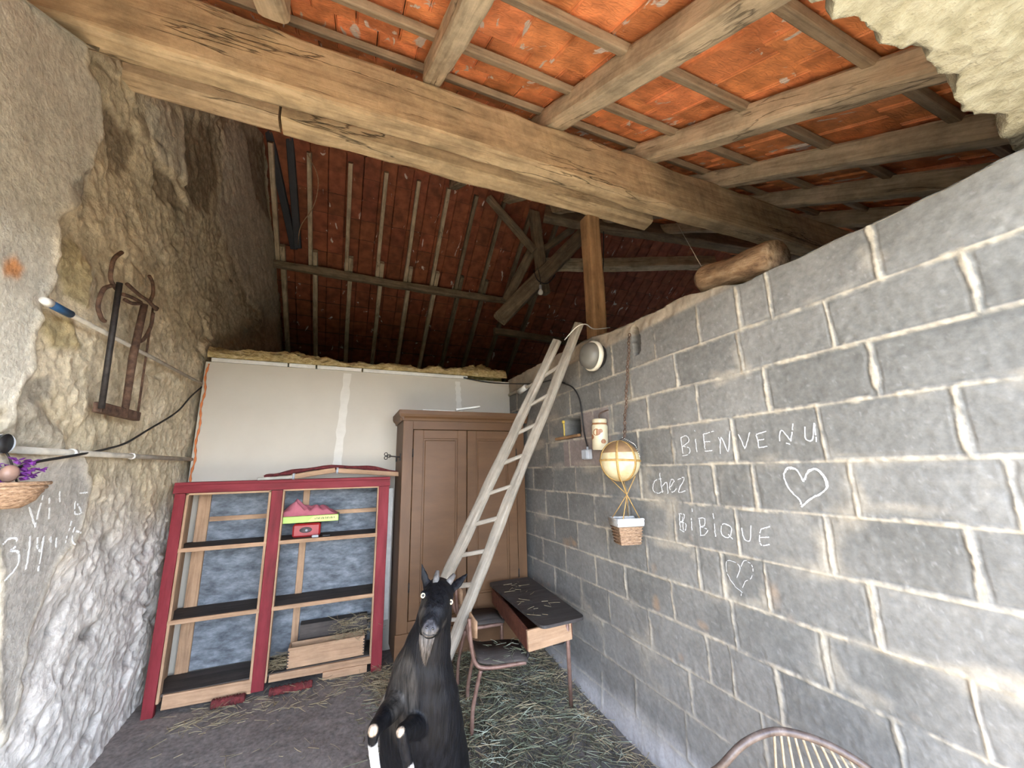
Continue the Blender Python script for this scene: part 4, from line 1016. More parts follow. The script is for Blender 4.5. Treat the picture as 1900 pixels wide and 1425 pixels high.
# white offcuts on the wardrobe
zt = WZ1+.09
e_ = board('white_offcut', V(.62, 3.60, zt+.012), V(1.0, 3.62, zt+.012), .12, .02, M['whitepl']); tag(e_, 'flat white offcut lying on top of the wardrobe', 'offcut')
e_ = board('white_offcut', V(.93, 3.54, zt+.026), V(1.16, 3.52, zt+.062), .05, .016, M['whitepl']); tag(e_, 'tilted white stick propped on the wardrobe top', 'offcut')
# iron hook on the wardrobe side
e = empty('iron_hook', (.44, 3.60, 1.69), 'ornate black iron hook sticking out from the wardrobe side', 'hook')
g = G(); g.tube([V(.455, 3.60, 1.69), V(.355, 3.60, 1.70)], .006, 8); g.tube([V(.42, 3.60, 1.693), V(.42, 3.60, 1.65)], .007, 8); g.box((.448, 3.57, 1.66), (.455, 3.63, 1.72))
mk('stem', g, M['iron'], e)
for k_ in range(3):
    cc = V(.34+.018*math.cos(k_*2.1), 3.60, 1.70+.018*math.sin(k_*2.1)); mk('ring', G().tube([cc+V(math.cos(t)*.013, 0, math.sin(t)*.013) for t in np.linspace(0, 2*PI, 14)], .004, 6, False), M['iron'], e)

# ------------------------------------------------------------ school desk
M['desktop'] = wood_mat('worn_black_desktop', (.10, .09, .085), (.06, .052, .048), (.03, .026, .024), 3, 18, .55, .3, .3)
M['desk_red'] = wood_mat('red_brown_desk', (.22, .09, .055), (.15, .055, .035), (.08, .03, .02), 2, 18, .6, .3, .3)
dk = empty('school_desk', (1.35, 2.9, .03), 'old school desk with a black top and red brown drawer case by the block wall', 'desk')
dtz = .63
g = G(); cs_ = [(1.19, 3.40), (1.575, 3.40), (1.49, 2.375), (1.165, 2.355)]
def rcorner(poly, r, k=5):
    out = []; n = len(poly)
    for i in range(n):
        p = V(*poly[i], 0); a = (V(*poly[i-1], 0)-p).normalized(); b = (V(*poly[(i+1) % n], 0)-p).normalized()
        for j in range(k+1):
            t = j/k; q = p+a*r*(1-t)**2+b*r*t**2; out.append((q.x, q.y))
    return out
rc = rcorner(cs_, .05); k_ = len(rc)
g.add([(x, y, dtz-.018) for x, y in rc]+[(x, y, dtz) for x, y in rc], [tuple(range(k_)), tuple(range(k_, 2*k_))]+[(i, (i+1) % k_, k_+(i+1) % k_, k_+i) for i in range(k_)])
mk('desktop', g, M['desktop'], dk)
g = G(); cs2 = [(1.215, 3.38), (1.235, 3.38), (1.125, 2.45), (1.105, 2.45)]
g.add([(x, y, z) for z in (.475, .585) for x, y in cs2], [(0, 1, 2, 3), (4, 5, 6, 7), (0, 1, 5, 4), (1, 2, 6, 5), (2, 3, 7, 6), (3, 0, 4, 7)])
mk('case_front', g, M['desk_red'], dk)
board('case_end', V(1.105, 2.44, .533), V(1.42, 2.45, .548), .018, .12, M['raw'], dk)['label'] = 'bare plywood end of the case'
board('case_back', V(1.43, 2.46, .55), V(1.50, 3.38, .55), .015, .12, M['desk_red'], dk); board('case_end', V(1.22, 3.375, .54), V(1.49, 3.375, .54), .015, .12, M['desk_red'], dk)
g = G(); g.add([(1.12, 2.45, .478), (1.42, 2.46, .485), (1.49, 3.37, .485), (1.225, 3.37, .478), (1.12, 2.45, .486), (1.42, 2.46, .493), (1.49, 3.37, .493), (1.225, 3.37, .486)], [(0, 1, 2, 3), (4, 5, 6, 7), (0, 1, 5, 4), (1, 2, 6, 5), (2, 3, 7, 6), (3, 0, 4, 7)]); mk('case_bottom', g, M['desk_red'], dk)
def zfv(x, y): return float(zfloor(x, y))
for (a, b) in (((1.385, 2.435, .61), (1.475, 2.59, .0)), ((1.47, 3.34, .60), (1.53, 3.25, .0)), ((1.27, 3.32, .47), (1.27, 3.30, 0))):
    a = V(*a); b = V(*b); b.z = zfv(b.x, b.y)
    mk('leg', G().tube([a, b], .0135, 12), M['copper'], dk)
mk('crossbar', G().tube([V(1.30, 2.47, .47), V(1.385, 2.50, .455), V(1.52, 2.62, .45)], .008, 8), M['iron'], dk)
# school chairs
def school_chair(ox, oy, lab, rz):
    c = empty('school_chair', (ox, oy, zfv(ox, oy)), lab, 'chair', rotz=rz)
    Mx = WM[c.name]; T = lambda *p: Mx @ V(*p)
    # local: x towards the desk, y across, z up; origin under the seat centre
    H = .345; r = .0125
    for s_ in (-1, 1):
        y = s_*.15
        pts = [T(-.17, y*.95, .62), T(-.165, y, .52), T(-.15, y, .42), T(-.13, y, H+.02), T(-.09, y, H-.005), T(.0, y, H-.012), T(.19, y*.9, H-.012)]
        mk('side_frame', G().tube(smooth_path(pts, 6), r, 12), M['copper'], c)
        zz = zfv(*(T(-.17, y, 0).xy)) - Mx.translation.z
        mk('leg', G().tube(smooth_path([T(-.10, y, H-.02), T(-.12, y, H-.09), T(-.15, y*1.02, .12), T(-.155, y*1.02, zz)], 5), r, 12), M['copper'], c)
        mk('desk_bracket', G().tube([T(.18, y*.9, H-.012), T(.215, y*.6, H+.005), T(.22, y*.5, .485-Mx.translation.z)], .009, 10), M['iron'], c)
    g = G(); n = 10; vs = []
    for i in range(n+1):
        t = i/n; x = -.12+.32*t; z = H+.008+.02*(2*t-1)**4*(1 if t < .5 else -.6)
        w = .15+.012*math.sin(PI*t)
        for s_ in (-1, 1):
            for dz in (0, .011): vs.append(T(x, s_*w, z+dz))
    fs = []
    for i in range(n):
        a = i*4; fs += [(a, a+4, a+6, a+2), (a+1, a+3, a+7, a+5), (a, a+1, a+5, a+4), (a+2, a+6, a+7, a+3)]
    fs += [(0, 2, 3, 1), (n*4, n*4+1, n*4+3, n*4+2)]
    g.add(vs, fs, True); mk('seat', g, M['shelf'], c)
    g = G(); vs = []; n = 10
    for i in range(n+1):
        t = i/n*2-1; y = .165*t; x = -.160-.03*(1-t*t)+.028
        for z in (.49, .625):
            for dx in (0, .011): vs.append((x+dx, y, z-.02*t*t*(1 if z > .55 else -1)))
    fs = []
    for i in range(n):
        a = i*4; fs += [(a, a+4, a+6, a+2), (a+1, a+3, a+7, a+5), (a, a+1, a+5, a+4), (a+2, a+6, a+7, a+3)]
    fs += [(0, 2, 3, 1), (n*4, n*4+1, n*4+3, n*4+2)]
    g.add(vs, fs, True); mk('backrest', g, M['raw'], c, Mx)
    return c
school_chair(.985, 2.73, 'nearer tube framed school chair beside the front of the black desk', -0.2)
school_chair(1.02, 3.24, 'farther tube framed school chair, partly behind the nearer one', -0.12)

# ------------------------------------------------------------ things on the block wall
# bulkhead lamp
lm = at(1097, 662, 0, 1.60); e = empty('bulkhead_lamp', V(XW, lm.y, lm.z), 'round glass wall lamp with a cream rim near the ladder top', 'lamp')
M['glass'], _nt, _N, _L, _b = newmat('frosted_glass'); _b.inputs['Base Color'].default_value = (.24, .225, .19, 1); _b.inputs['Roughness'].default_value = .35; _b.inputs['Transmission Weight'].default_value = .35
M['cream'] = flat_mat('cream_enamel', (.74, .69, .55), .45)
c = V(XW-.004, lm.y-.02, lm.z)
mk('base', G().lathe([(0, 0), (.085, 0), (.09, -.02), (.088, -.045), (0, -.045)], 36, 'x', c), M['iron'], e)
mk('rim', G().lathe([(.095, -.035), (.108, -.04), (.109, -.07), (.100, -.074), (.092, -.066), (.092, -.04)], 40, 'x', c), M['cream'], e)['label'] = 'cream rim'
mk('glass_dome', G().lathe([(.096, -.06), (.095, -.09), (.082, -.118), (.055, -.135), (.02, -.142), (.0, -.142)], 40, 'x', c), M['glass'], e)['label'] = 'dusty glass dome'
# chain, balloon and basket
bl = at(1150, 855, 0, 1.525); br = .118
e = empty('balloon_ornament', bl, 'paper hot air balloon ornament with raffia bands and a hanging wicker basket', 'ornament')
M['paper'] = noise_mat('cream_papier', [(.3, (.40, .29, .13)), (.5, (.52, .43, .25)), (.7, (.60, .53, .37))], (10, 10, 10), 6, .6, .2, .004)
M['raffia'] = noise_mat('raffia', [(.3, (.30, .17, .05)), (.7, (.44, .28, .10))], (50, 50, 50), 3, .75, .5, .003)
M['brown_cap'] = noise_mat('brown_dome', [(.3, (.15, .08, .035)), (.7, (.26, .16, .08))], (10, 10, 10), 5, .6, .2, .004)
g = G(); g.ball((0, 0, 0), br, 40, 26); mk('globe', g, M['paper'], e, Matrix.Translation(bl))
g = G(); prof = [(br*1.006*math.cos(t), br*1.006*math.sin(t)) for t in np.linspace(.42, PI/2-.001, 14)]; g.lathe(prof, 40); mk('cap', g, M['brown_cap'], e, Matrix.Translation(bl))['label'] = 'dusty brown upper dome'
def band(fn, w=.009):
    return G().tube([bl+fn(t)*(br*1.01) for t in np.linspace(0, 2*PI, 48)], [(w, .0022)]*48, 8, False)
def ring_band(tilt_axis, w):
    g = G(); u = tilt_axis.normalized(); a = u.cross(V(0, .3, 1)).normalized(); b = u.cross(a)
    vs = []; n = 56
    for i in range(n):
        t = 2*PI*i/n; d_ = a*math.cos(t)+b*math.sin(t)
        for s_, q in ((-1, 1.004), (-1, 1.03), (1, 1.03), (1, 1.004)): vs.append(bl+(d_*br+u*s_*w).normalized()*br*q)
    fs = [(i*4+k_, i*4+(k_+1) % 4, ((i+1) % n)*4+(k_+1) % 4, ((i+1) % n)*4+k_) for i in range(n) for k_ in range(4)]
    return g.add([v-bl for v in vs], fs, True)
for ax, w in ((V(0.05, 0, 1), .006), (V(1, .15, 0), .007), (V(.3, 1, 0), .007), (V(-.75, .75, 0), .006)):
    mk('raffia_band', ring_band(ax, w), M['raffia'], e, Matrix.Translation(bl))
bk = at(1163, 985, 0, 1.545); x0 = at(1163, 918, 0, 1.54)
tops = [bk+V(-.06, -.05, .07), bk+V(.06, -.05, .07), bk+V(-.06, .05, .07), bk+V(.06, .05, .07)]
bot = [bl+V(-.055, -.06, -.09), bl+V(.06, -.055, -.09), bl+V(-.05, .06, -.09), bl+V(.05, .05, -.09)]
for i, j in ((0, 3), (1, 2), (2, 1), (3, 0)): mk('cord', G().tube([bot[i], x0+V(rnd.uniform(-.004, .004), rnd.uniform(-.004, .004), 0), tops[j]], .0028, 6), M['raffia'], e)
def frust(h0, h1, a0, a1, mat, nm, sub=1):
    vs = []; fs = []; n = 16
    for (z, a) in ((h0, a0), (h1, a1), (h1, a1-.008), (h0+.006, a0-.008)):
        for i in range(4):
            p, q = [(-1, -1), (1, -1), (1, 1), (-1, 1)][i], [(-1, -1), (1, -1), (1, 1), (-1, 1)][(i+1) % 4]
            for s_ in range(4):
                t = s_/4; vs.append((a*(p[0]*(1-t)+q[0]*t), a*(p[1]*(1-t)+q[1]*t)*.8, z))
    for r_ in range(3):
        for i in range(16): fs.append((r_*16+i, r_*16+(i+1) % 16, (r_+1)*16+(i+1) % 16, (r_+1)*16+i))
    fs += [tuple(range(16)), tuple(range(48, 64))]
    return mk(nm, G().add(vs, fs), mat, e, Matrix.Translation(bk) @ Matrix.Rotation(-.25, 4, 'Z'))
frust(-.07, .05, .058, .072, M['wicker'], 'basket')
Mr = Matrix.Translation(bk) @ Matrix.Rotation(-.25, 4, 'Z')
for i in range(7):
    z = -.06+i*.017; a = .0585+.0145*(z+.07)/.12+.001
    cs3 = [(-a, -a*.8), (a, -a*.8), (a, a*.8), (-a, a*.8), (-a, -a*.8)]
    mk('weave', G().tube([(x, y, z) for x, y in cs3], .0048, 6, False), M['wicker'], e, Mr)
g = G(); a = .078; cs3 = [(-a, -a*.8), (a, -a*.8), (a, a*.8), (-a, a*.8), (-a, -a*.8)]
g.tube([(x, y, .05) for x, y in cs3], [(.005, .02)]*5, 8, False); g.tube([(x, y, .068) for x, y in cs3], .007, 8, False)
M['lining'] = noise_mat('white_lining', [(.3, (.58, .58, .56)), (.7, (.78, .78, .76))], (30, 30, 30), 5, .8, .4, .004)
mk('cloth_lining', g, M['lining'], e, Mr)['label'] = 'white cloth lining'
# chain
ch = empty('rusty_chain', at(1167, 620, 0, XW), 'rusty chain hanging down the block wall to the paper balloon', 'chain')
ca = at(1168, 618, 0, 1.635); cb_ = at(1158, 812, 0, 1.60); nl = 26
for i in range(nl):
    t = (i+.5)/nl; p = ca.lerp(cb_, t)+V(0, .004*math.sin(i), 0); d_ = (cb_-ca).normalized(); sidev = d_.cross(V(1, 0, 0) if i % 2 else V(.2, 1, 0)).normalized()
    L2 = (cb_-ca).length/nl*.72; R2 = .008
    pts = [p+d_*L2*.6*math.cos(a)+sidev*R2*math.sin(a) for a in np.linspace(0, 2*PI, 13)]
    mk('chain_link', G().tube(pts, .003, 6, False), M['rust'], ch)
mk('hanging_loop', G().tube([cb_, bl+V(0, 0, br)], .0025, 6), M['rust'], ch)
g = G(); pts = smooth_path([at(1155, 812, 0, 1.60), at(1170, 820, 0, 1.54), bl+V(.06, -.08, .085), bl+V(.05, -.12, .02)], 6)
for i, p in enumerate(pts): g.ball(tuple(p), .0026, 6, 4)
mk('bead_string', g, M['whitepl'], ch)['label'] = 'thin silver bead chain'
# jar
jc = at(1113, 806, 0, 1.60); e = empty('ceramic_jar', jc-V(0, 0, .1), 'cream jar with brown mushroom pictures hanging left of the paper balloon', 'jar')
M['jar'] = flat_mat('cream_glaze', (.58, .50, .33), .35); M['jarp'] = flat_mat('brown_glaze', (.28, .12, .05), .4, var=.4)
Mj = Matrix.Translation(jc) @ Matrix.Rotation(.06, 4, 'X')
mk('jar_body', G().lathe([(.0, -.105), (.048, -.105), (.053, -.098), (.054, .055), (.046, .068), (.044, .075), (0, .075)], 30), M['jar'], e, Mj)
mk('lid', G().lathe([(.0, .076), (.046, .076), (.049, .082), (.049, .10), (.042, .106), (0, .106)], 30), M['jar'], e, Mj)
mk('neck_band', G().lathe([(.0475, .066), (.0505, .068), (.0505, .075), (.047, .077)], 30), M['jarp'], e, Mj)['label'] = 'brown neck band'
for (an, z, s_) in ((-2.6, .01, .028), (-1.75, -.05, .018), (2.9, -.02, .02), (-2.1, .02, .016)):
    g = G(); vs = []; 
    for i in range(14):
        t = 2*PI*i/14; a = an+math.cos(t)*s_/.054; vs.append((.0556*math.cos(a), .0556*math.sin(a), z+s_*math.sin(t)*(1 if math.sin(t) > 0 else .7)))
    vs += [(x*.97, y*.97, z_) for x, y, z_ in vs]
    g.add(vs, [tuple(range(14)), tuple(range(14, 28))]+[(i, (i+1) % 14, 14+(i+1) % 14, 14+i) for i in range(14)]); mk('picture', g, M['jarp'], e, Mj)['label'] = 'brown mushroom picture'
mk('wire_hook', G().tube(smooth_path([jc+V(.03, .02, .08), jc+V(.02, .02, .14), V(XW-.005, jc.y-.03, jc.z+.165), V(XW+.004, jc.y-.05, jc.z+.15)], 5), .004, 6), M['rust'], e)
# junction box with its cable
jb = at(1090, 843, 0, 1.635); e = empty('junction_box', V(XW, jb.y, jb.z), 'small grey electrical box on the block wall below the black cable', 'electrical box')
mk('box_body', G().box((XW-.045, jb.y-.036, jb.z-.036), (XW-.004, jb.y+.036, jb.z+.036), .006), M['greypl'], e)
mk('cover', G().box((XW-.056, jb.y-.033, jb.z-.033), (XW-.045, jb.y+.033, jb.z+.033), .004), M['greypl'], e)
mk('cable_gland', G().tube([V(XW-.02, jb.y, jb.z+.034), V(XW-.02, jb.y, jb.z+.055)], .009, 10), M['greypl'], e)
g = G(); g.tube(smooth_path([onR(1048, 711, .02), onR(1066, 719, .02), onR(1078, 738, .02), onR(1084, 765, .018), onR(1087, 800, .018), V(XW-.02, jb.y, jb.z+.05)], 6), .0058, 8)
tag(mk('black_cable', g, M['blackpl']), 'black cable curving down the block wall to the grey box', 'cable')
g = G(); g.tube(smooth_path([V(1.12, 3.94, 2.53), V(1.3, 3.92, 2.50), V(1.5, 3.90, 2.485), at(990, 712, 0, 1.63), at(1025, 705, 0, 1.63), at(1048, 711, 0, 1.64)], 6), .006, 8)
tag(mk('black_cable', g, M['blackpl']), 'black cable drooping over the board wall corner behind the ladder', 'cable')
e = empty('corner_pipe', at(945, 735, 0, 1.62), 'pale pipe stub with a white joint in the corner behind the ladder', 'pipe')
mk('pipe', G().tube([at(945, 733, 0, 1.62), at(1005, 706, 0, 1.62)], .016, 10), M['conduit'], e); mk('joint', G().tube([at(964, 727, 0, 1.615), at(976, 718, 0, 1.615)], .028, 12), M['whitepl'], e)['label'] = 'white joint'
# wood scrap and yellow bits at the hole
q = at(1040, 806, 0, 1.64); o = timber('wood_scrap', V(1.64, hy1+.12, hz0+.005), V(1.655, hy0+.02, hz0+.012), .03, .022, M['post'], rough=.004); tag(o, 'brown wooden scrap lying in the hole of the block wall', 'scrap')
g = G(); g.tube(smooth_path([V(XW-.01, hy1+.01, hz1-.01), V(XW-.012, hy1-.0, hz1-.04), V(XW-.012, hy1, hz0+.02)], 5), .006, 8); g.ball((XW-.015, hy1+.0, hz1-.02), .014, 10, 6)
tag(mk('yellow_fitting', g, flat_mat('yellow_brass', (.55, .38, .06), .5)), 'small yellow fitting at the left edge of the wall hole', 'fitting')

# light bulb hanging in the loft
bp_ = at(1003, 541, 1, 4.1); e = empty('light_bulb', bp_, 'bare white bulb hanging from a looped wire in the dark loft', 'bulb')
s1 = (bp_-V(0, 0, HC)).length/5
M['bulb'] = flat_mat('white_bulb', (.75, .72, .66), .25)
mk('glass', G().lathe([(0, -.045), (.022, -.04), (.033, -.02), (.032, 0), (.018, .025), (.014, .035)], 20), M['bulb'], e, Matrix.Translation(bp_))
mk('socket', G().tube([bp_+V(0, 0, .03), bp_+V(0, 0, .09)], .017, 12), M['greypl'], e)
mk('wire', G().tube(smooth_path([bp_+V(0, 0, .09), bp_+V(.0, 0, .2), bp_+V(-.02, 0, .3)], 4), .005, 6), M['blackpl'], e)
mk('wire_loop', G().tube(smooth_path([at(990, 500, 1, 4.2), at(998, 520, 1, 4.1), at(1015, 526, 1, 4.1), at(1030, 510, 1, 4.2)], 6), .007, 6), M['blackpl'], e)
g = G(); g.tube(smooth_path([at(1120, 430, 1, 2.6), at(1119, 500, 1, 2.6), at(1117, 560, 1, 2.6), at(1112, 615, 1, 2.5)], 5), .005, 6)
tag(mk('black_cable', g, M['blackpl']), 'dark wire hanging down just right of the upright post', 'cable')
g = G(); g.tube([at(1252, 407, 1, 2.2), at(1303, 497, 0, 1.72)], .0022, 5)
tag(mk('grey_string', g, M['conduit']), 'thin pale string stretched from the lower beam to the log', 'string')
g = G(); g.tube(smooth_path([at(570, 285, 1, 4.7), at(590, 330, 1, 4.9), at(583, 380, 1, 5.1), at(558, 420, 1, 5.3), at(553, 455, 1, 5.6)], 6), .006, 6)
tag(mk('thin_wire', g, M['raw']), 'thin pale wire curling down the back roof by the dark bars', 'wire')

# ------------------------------------------------------------ round backed wire chair, lower right
ch = empty('rattan_chair', (1.24, .80, 0), 'bent cane chair back with thin wire spindles at the lower right', 'chair')
M['cane'] = noise_mat('brown_cane', [(.3, (.05, .033, .025)), (.6, (.12, .085, .065)), (.8, (.24, .19, .15))], (30, 30, 30), 5, .35, .2, .003)
M['spind'] = noise_mat('pale_spindle', [(.3, (.20, .155, .10)), (.7, (.36, .30, .22))], (30, 30, 30), 4, .5, .2, .003)
rim = [V(.93, 1.06, .42), at(1285, 1470, 2, .60), at(1335, 1425, 2, .70), at(1380, 1380, 2, .765), at(1430, 1358, 2, .79), at(1480, 1362, 2, .79), at(1545, 1386, 2, .775), at(1612, 1428, 2, .74), at(1660, 1480, 2, .66), V(1.42, .58, .42)]
rp = smooth_path(rim, 8); mk('back_rim', G().tube(rp, .0105, 14), M['cane'], ch)
sc_ = V(1.22, .78, .40)
seat_ring = [sc_+V(math.cos(t)*.26, math.sin(t)*.26, 0) for t in np.linspace(0, 2*PI, 40)]
mk('seat_ring', G().tube(seat_ring, .013, 10, False), M['cane'], ch)
mk('seat', G().lathe([(0, .0), (.25, .0), (.25, .01), (0, .006)], 40), M['spind'], ch, Matrix.Translation(sc_))
for t in np.linspace(.465, .80, 13):
    p = rp[int(t*(len(rp)-1))]; an = 1.35-(t-.465)/.335*2.1; q = sc_+V(math.cos(an)*.25, math.sin(an)*.25, .01)
    mk('spindle', G().tube(smooth_path([p, p.lerp(q, .5)+V(.02, .015, .0), q], 5), .0038, 8), M['spind'], ch)
for an in (.8, 2.3, 3.9, 5.5):
    mk('leg', G().tube([sc_+V(math.cos(an)*.2, math.sin(an)*.2, 0), V(sc_.x+math.cos(an)*.28, sc_.y+math.sin(an)*.28, 0.0)], .013, 10), M['cane'], ch)

# ------------------------------------------------------------ the goat, reared up towards the camera
goat = empty('black_goat', (.45, 2.1, 0), 'black goat with small horns and a beard, reared up and facing the camera', 'goat')
def mpx(px, y_px, Y, w): # metres for w pixels at that place
    p = at(px, y_px, 1, Y); dcam = float(np.dot(_f, np.array(p)-np.array([0, 0, HC]))); return w*dcam/FPX
gg = G()
def limb(rings, n=20, k=5):
    """rings: (px, py, Y, half width px, depth ratio)"""
    P = [at(a, b, 1, c) for a, b, c, *_ in rings]; R = [mpx(a, b, c, w) for a, b, c, w, *_ in rings]; D = [r[4] if len(r) > 4 else 1 for r in rings]
    pts = smooth_path(P, k); m_ = len(pts); rr = []
    for i in range(m_):
        t = i/(m_-1)*(len(P)-1); a = int(min(t, len(P)-2)); f = t-a; f = f*f*(3-2*f)
        r = R[a]*(1-f)+R[a+1]*f; d = D[a]*(1-f)+D[a+1]*f; rr.append((r, d))
    # caps
    vs = []; fs = []; up = V(0, -1, 0); first = True
    def ring(c, t, r, d):
        side = V(math.cos(YAW), -math.sin(YAW), 0); side = (side-t*side.dot(t)).normalized(); b = t.cross(side)
        return [c+side*math.cos(2*PI*i/n)*r+b*math.sin(2*PI*i/n)*r*d for i in range(n)]
    T = [(pts[min(i+1, m_-1)]-pts[max(i-1, 0)]).normalized() for i in range(m_)]
    seq = []
    for a in (85, 60, 35): seq.append((pts[0]-T[0]*rr[0][0]*math.sin(math.radians(a))*.9, T[0], rr[0][0]*math.cos(math.radians(a)), rr[0][1]))
    for i in range(m_): seq.append((pts[i], T[i], rr[i][0], rr[i][1]))
    for a in (35, 60, 85): seq.append((pts[-1]+T[-1]*rr[-1][0]*math.sin(math.radians(a))*.9, T[-1], rr[-1][0]*math.cos(math.radians(a)), rr[-1][1]))
    for s_ in seq: vs += ring(*s_)
    q = len(seq)
    for i in range(q-1):
        for j in range(n): fs.append((i*n+j, i*n+(j+1) % n, (i+1)*n+(j+1) % n, (i+1)*n+j))
    fs += [tuple(range(n))[::-1], tuple((q-1)*n+j for j in range(n))]
    gg.add(vs, fs, True)
# trunk up to the poll
limb([(800, 1545, 2.02, 62, .9), (796, 1480, 1.93, 80, .8), (789, 1415, 1.86, 81, .78), (783, 1350, 1.80, 77, .76), (783, 1295, 1.77, 69, .76), (785, 1245, 1.75, 57, .8), (794, 1200, 1.73, 43, .9), (804, 1155, 1.70, 33, 1.0), (811, 1115, 1.66, 28, 1.0)], 28)
# head: skull to muzzle
limb([(814, 1100, 1.66, 27, 1.0), (812, 1106, 1.61, 29, .95), (809, 1118, 1.57, 28, .9), (804, 1137, 1.53, 28, .85), (800, 1155, 1.50, 21.5, .85), (797, 1167, 1.475, 17, .8)], 24)
limb([(803, 1150, 1.58, 27, .8), (800, 1168, 1.53, 19, .7), (798, 1176, 1.50, 14, .6)], 16)      # jaw
for ex in ((786, 1102, 1.565), (834, 1112, 1.565)): limb([(*ex[:2], ex[2]+.02, 7), (*ex[:2], ex[2], 6.5)], 12)  # brow bulges
# ears
for er in ([(792, 1087, 1.63, 9, .5), (788, 1070, 1.635, 8, .4), (784, 1054, 1.64, 4.5, .4), (781, 1043, 1.645, 1.6, .6)],
           [(836, 1093, 1.63, 10, .5), (849, 1083, 1.635, 10, .4), (860, 1072, 1.64, 6, .4), (868, 1063, 1.645, 1.8, .6)]): limb(er, 14)
# shoulders and folded forelegs
limb([(742, 1295, 1.74, 22), (722, 1320, 1.68, 20), (703, 1343, 1.60, 15), (692, 1357, 1.54, 11.5)], 16)
limb([(692, 1355, 1.54, 11), (692, 1385, 1.55, 9), (697, 1425, 1.57, 9), (700, 1452, 1.58, 11), (704, 1480, 1.60, 12)], 14)
limb([(788, 1338, 1.74, 26), (769, 1349, 1.66, 20), (752, 1356, 1.585, 15.5), (745, 1359, 1.545, 11.5)], 16)
limb([(745, 1359, 1.54, 11.5), (752, 1395, 1.55, 10), (760, 1432, 1.565, 10), (764, 1462, 1.575, 12), (768, 1490, 1.585, 13)], 14)
def limbw(P, R, n=14):
    gg.tube(smooth_path(P, 4), [R[min(int(i/4), len(R)-1)]*(1-(i % 4)/4)+R[min(int(i/4)+1, len(R)-1)]*((i % 4)/4) for i in range((len(P)-1)*4+1)], n)
pel = at(800, 1545, 1, 2.02)
for s_ in (-1, 1):
    b = pel+V(.10*s_, 0, -.02)
    limbw([b, b+V(.03*s_, -.10, -.14), b+V(.03*s_, .06, -.27), V(b.x+.03*s_, b.y+.0, .05), V(b.x+.03*s_, b.y-.03, .012)], [.11, .085, .035, .022, .028])
limbw([pel+V(0, .08, .02), pel+V(0, .16, .08), pel+V(0, .18, .0)], [.03, .02, .012], 10)
me = bpy.data.meshes.new('goat_raw'); me.from_pydata(gg.v, [], gg.f); me.update()
tmp = bpy.data.objects.new('goat_raw', me); COL.objects.link(tmp)
md = tmp.modifiers.new('r', 'REMESH'); md.mode = 'VOXEL'; md.voxel_size = .0058
ms = tmp.modifiers.new('s', 'SMOOTH'); ms.factor = .5; ms.iterations = 7
dg = bpy.context.evaluated_depsgraph_get(); bm_me = bpy.data.meshes.new_from_object(tmp.evaluated_get(dg))
bpy.data.objects.remove(tmp); bm_me.name = 'body'
bm_me.polygons.foreach_set('use_smooth', np.ones(len(bm_me.polygons), bool))
co = np.zeros(len(bm_me.vertices)*3); bm_me.vertices.foreach_get('co', co); co = co.reshape(-1, 3)
from mathutils.bvhtree import BVHTree
_bv = BVHTree.FromPolygons([v.co.copy() for v in bm_me.vertices], [tuple(p.vertices) for p in bm_me.polygons])
def skin(px, py, off=0.0):
    d = Vector(ray(px, py)).normalized(); h = _bv.ray_cast(V(0, 0, HC), d, 5.0)[0]
    return (h if h is not None else at(px, py, 1, 1.5))-d*off
# the coat's patches of colour
base = np.tile(np.array([.0038, .0037, .0044]), (len(co), 1))
def near(p, r): return np.clip(1.4-np.linalg.norm(co-np.array(p), axis=1)/r, 0, 1)[:, None]
def patch(p, r, c, a=1.0, sc=None):
    d = co-np.array(p); 
    if sc is not None: d = d/np.array(sc)
    w = np.clip((1.25-np.linalg.norm(d, axis=1)/r)*3, 0, 1)[:, None]*a
    global base
    base = base*(1-w)+np.array(c)*w
brn = (.032, .027, .022)
for q, r_, c_3 in (((797, 1165), .024, (.055, .052, .055)), ((797, 1181), .018, (.07, .062, .055)), ((785, 1172), .012, (.045, .04, .036)), ((811, 1172), .012, (.045, .04, .036))): patch(skin(*q), r_, c_3, .85)
patch(at(780, 1140, 1, 1.55), .045, brn, .7); patch(at(832, 1145, 1, 1.57), .045, brn, .7)
patch(at(742, 1290, 1, 1.70), .055, brn, .7, (1, 1.5, 2.6))
for q in ((692, 1388), (695, 1407), (697, 1428), (700, 1452), (703, 1478)): patch(at(*q, 1, 1.565), .032, (.78, .76, .74), 1)
patch(at(690, 1353, 1, 1.52), .022, (.35, .26, .18), 1)
patch(skin(741, 1356), .014, (.36, .27, .19), 1)
for q in ((764, 1462), (768, 1440)): patch(at(*q, 1, 1.545), .03, (.7, .68, .66), 1)
set_col(bm_me, base)
M['coat'] = noise_mat('black_coat', [(.35, (.4, .4, .4)), (.65, (1.9, 1.9, 1.9))], (70, 70, 14), 7, .5, .8, .006, attr='col', rnd_obj=False, spec=.16)
link('body', bm_me, goat, Matrix(), M['coat'])
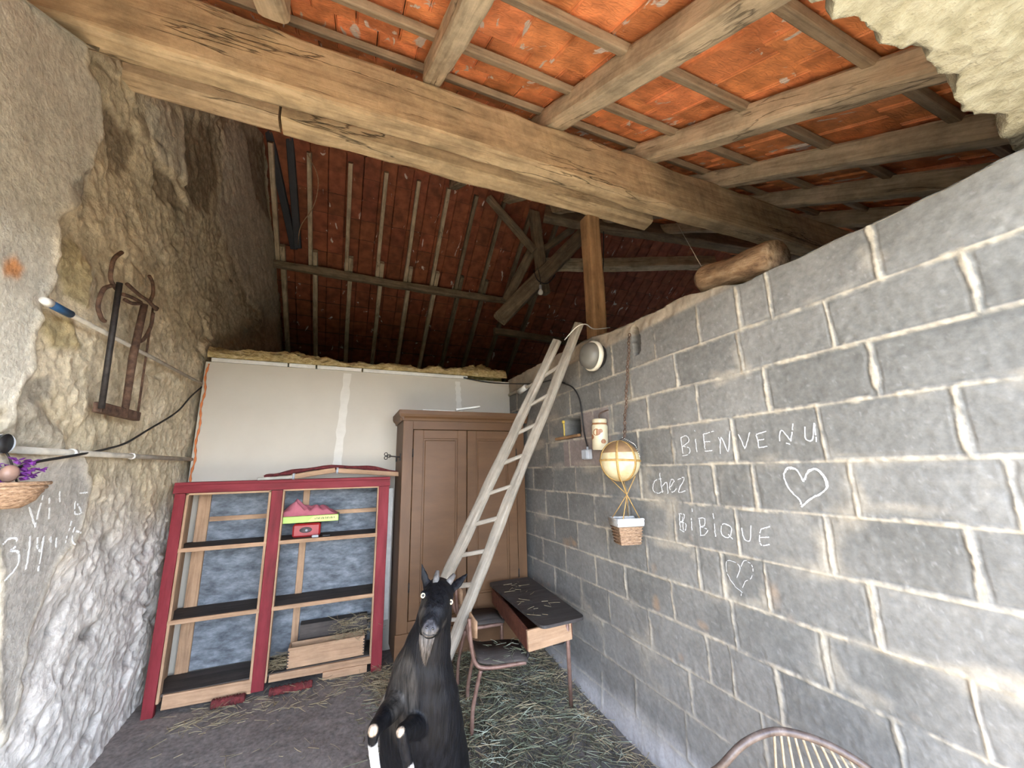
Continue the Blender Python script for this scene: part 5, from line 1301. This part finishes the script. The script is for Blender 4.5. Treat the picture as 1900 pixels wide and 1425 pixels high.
# eyes
M['eye'] = flat_mat('yellow_eye', (.80, .68, .40), .15, spec=.8); M['pupil'] = flat_mat('pupil', (.01, .01, .01), .2)
for (ex, ey, Y, dx) in ((783, 1105, 1.548, 1), (838, 1117, 1.552, -1)):
    c = skin(ex+dx*2, ey, -.0035); o = mk('eye', G().ball((0, 0, 0), .0092, 16, 10), M['eye'], goat, Matrix.Translation(c)); o['label'] = 'yellow eye'
    tc = (V(0, 0, HC)-c).normalized(); mk('pupil', G().ball((0, 0, 0), (.0055, .003, .0042), 12, 8), M['pupil'], o, Matrix.Translation(c+tc*.0082))
# nostrils, horns, beard
for (nx, ny) in ((792, 1165), (803, 1167)):
    c = skin(nx, ny, -.001); mk('nostril', G().ball((0, 0, 0), (.0042, .003, .0055), 10, 8), M['pupil'], goat, Matrix.Translation(c))
mk('mouth', G().tube(smooth_path([skin(786, 1174), skin(791, 1178), skin(798, 1179), skin(805, 1178), skin(811, 1174)], 5), .0018, 6), M['pupil'], goat)
M['horn'] = noise_mat('grey_horn', [(.3, (.05, .045, .04)), (.7, (.17, .155, .14))], (60, 60, 60), 5, .6, .6, .004)
for h_ in ([(808, 1084, 1.60, 6), (810, 1070, 1.63, 5.5), (812, 1059, 1.64, 3.2)], [(829, 1086, 1.62, 6.5), (836, 1076, 1.63, 6), (843, 1066, 1.64, 3.6)]):
    mk('horn', G().tube([at(a, b, 1, c) for a, b, c, _ in h_], [mpx(a, b, c, w) for a, b, c, w in h_], 14), M['horn'], goat)
M['beardm'] = noise_mat('brown_beard', [(.35, (.03, .025, .02)), (.65, (.13, .11, .095))], (140, 140, 8), 4, .6, .6, .004)
g = G(); r_ = random.Random(5)
bt = at(795, 1183, 1, 1.50)
for i in range(150):
    a = r_.uniform(-1, 1); b = r_.uniform(-1, 1); L2 = .105*(1-.35*abs(a))*r_.uniform(.75, 1.1)
    p = bt+V(a*.026, b*.014+.01, .012); q = p+V(-.003-a*.004, b*.006+.012, -L2*.5); s_ = p+V(-.006-a*.012+r_.uniform(-.003, .003), .02+b*.006, -L2)
    g.tube([p, q, s_], [.0032, .0026, .0006], 5)
mk('beard', g, M['beardm'], goat)['label'] = 'brownish grey beard'
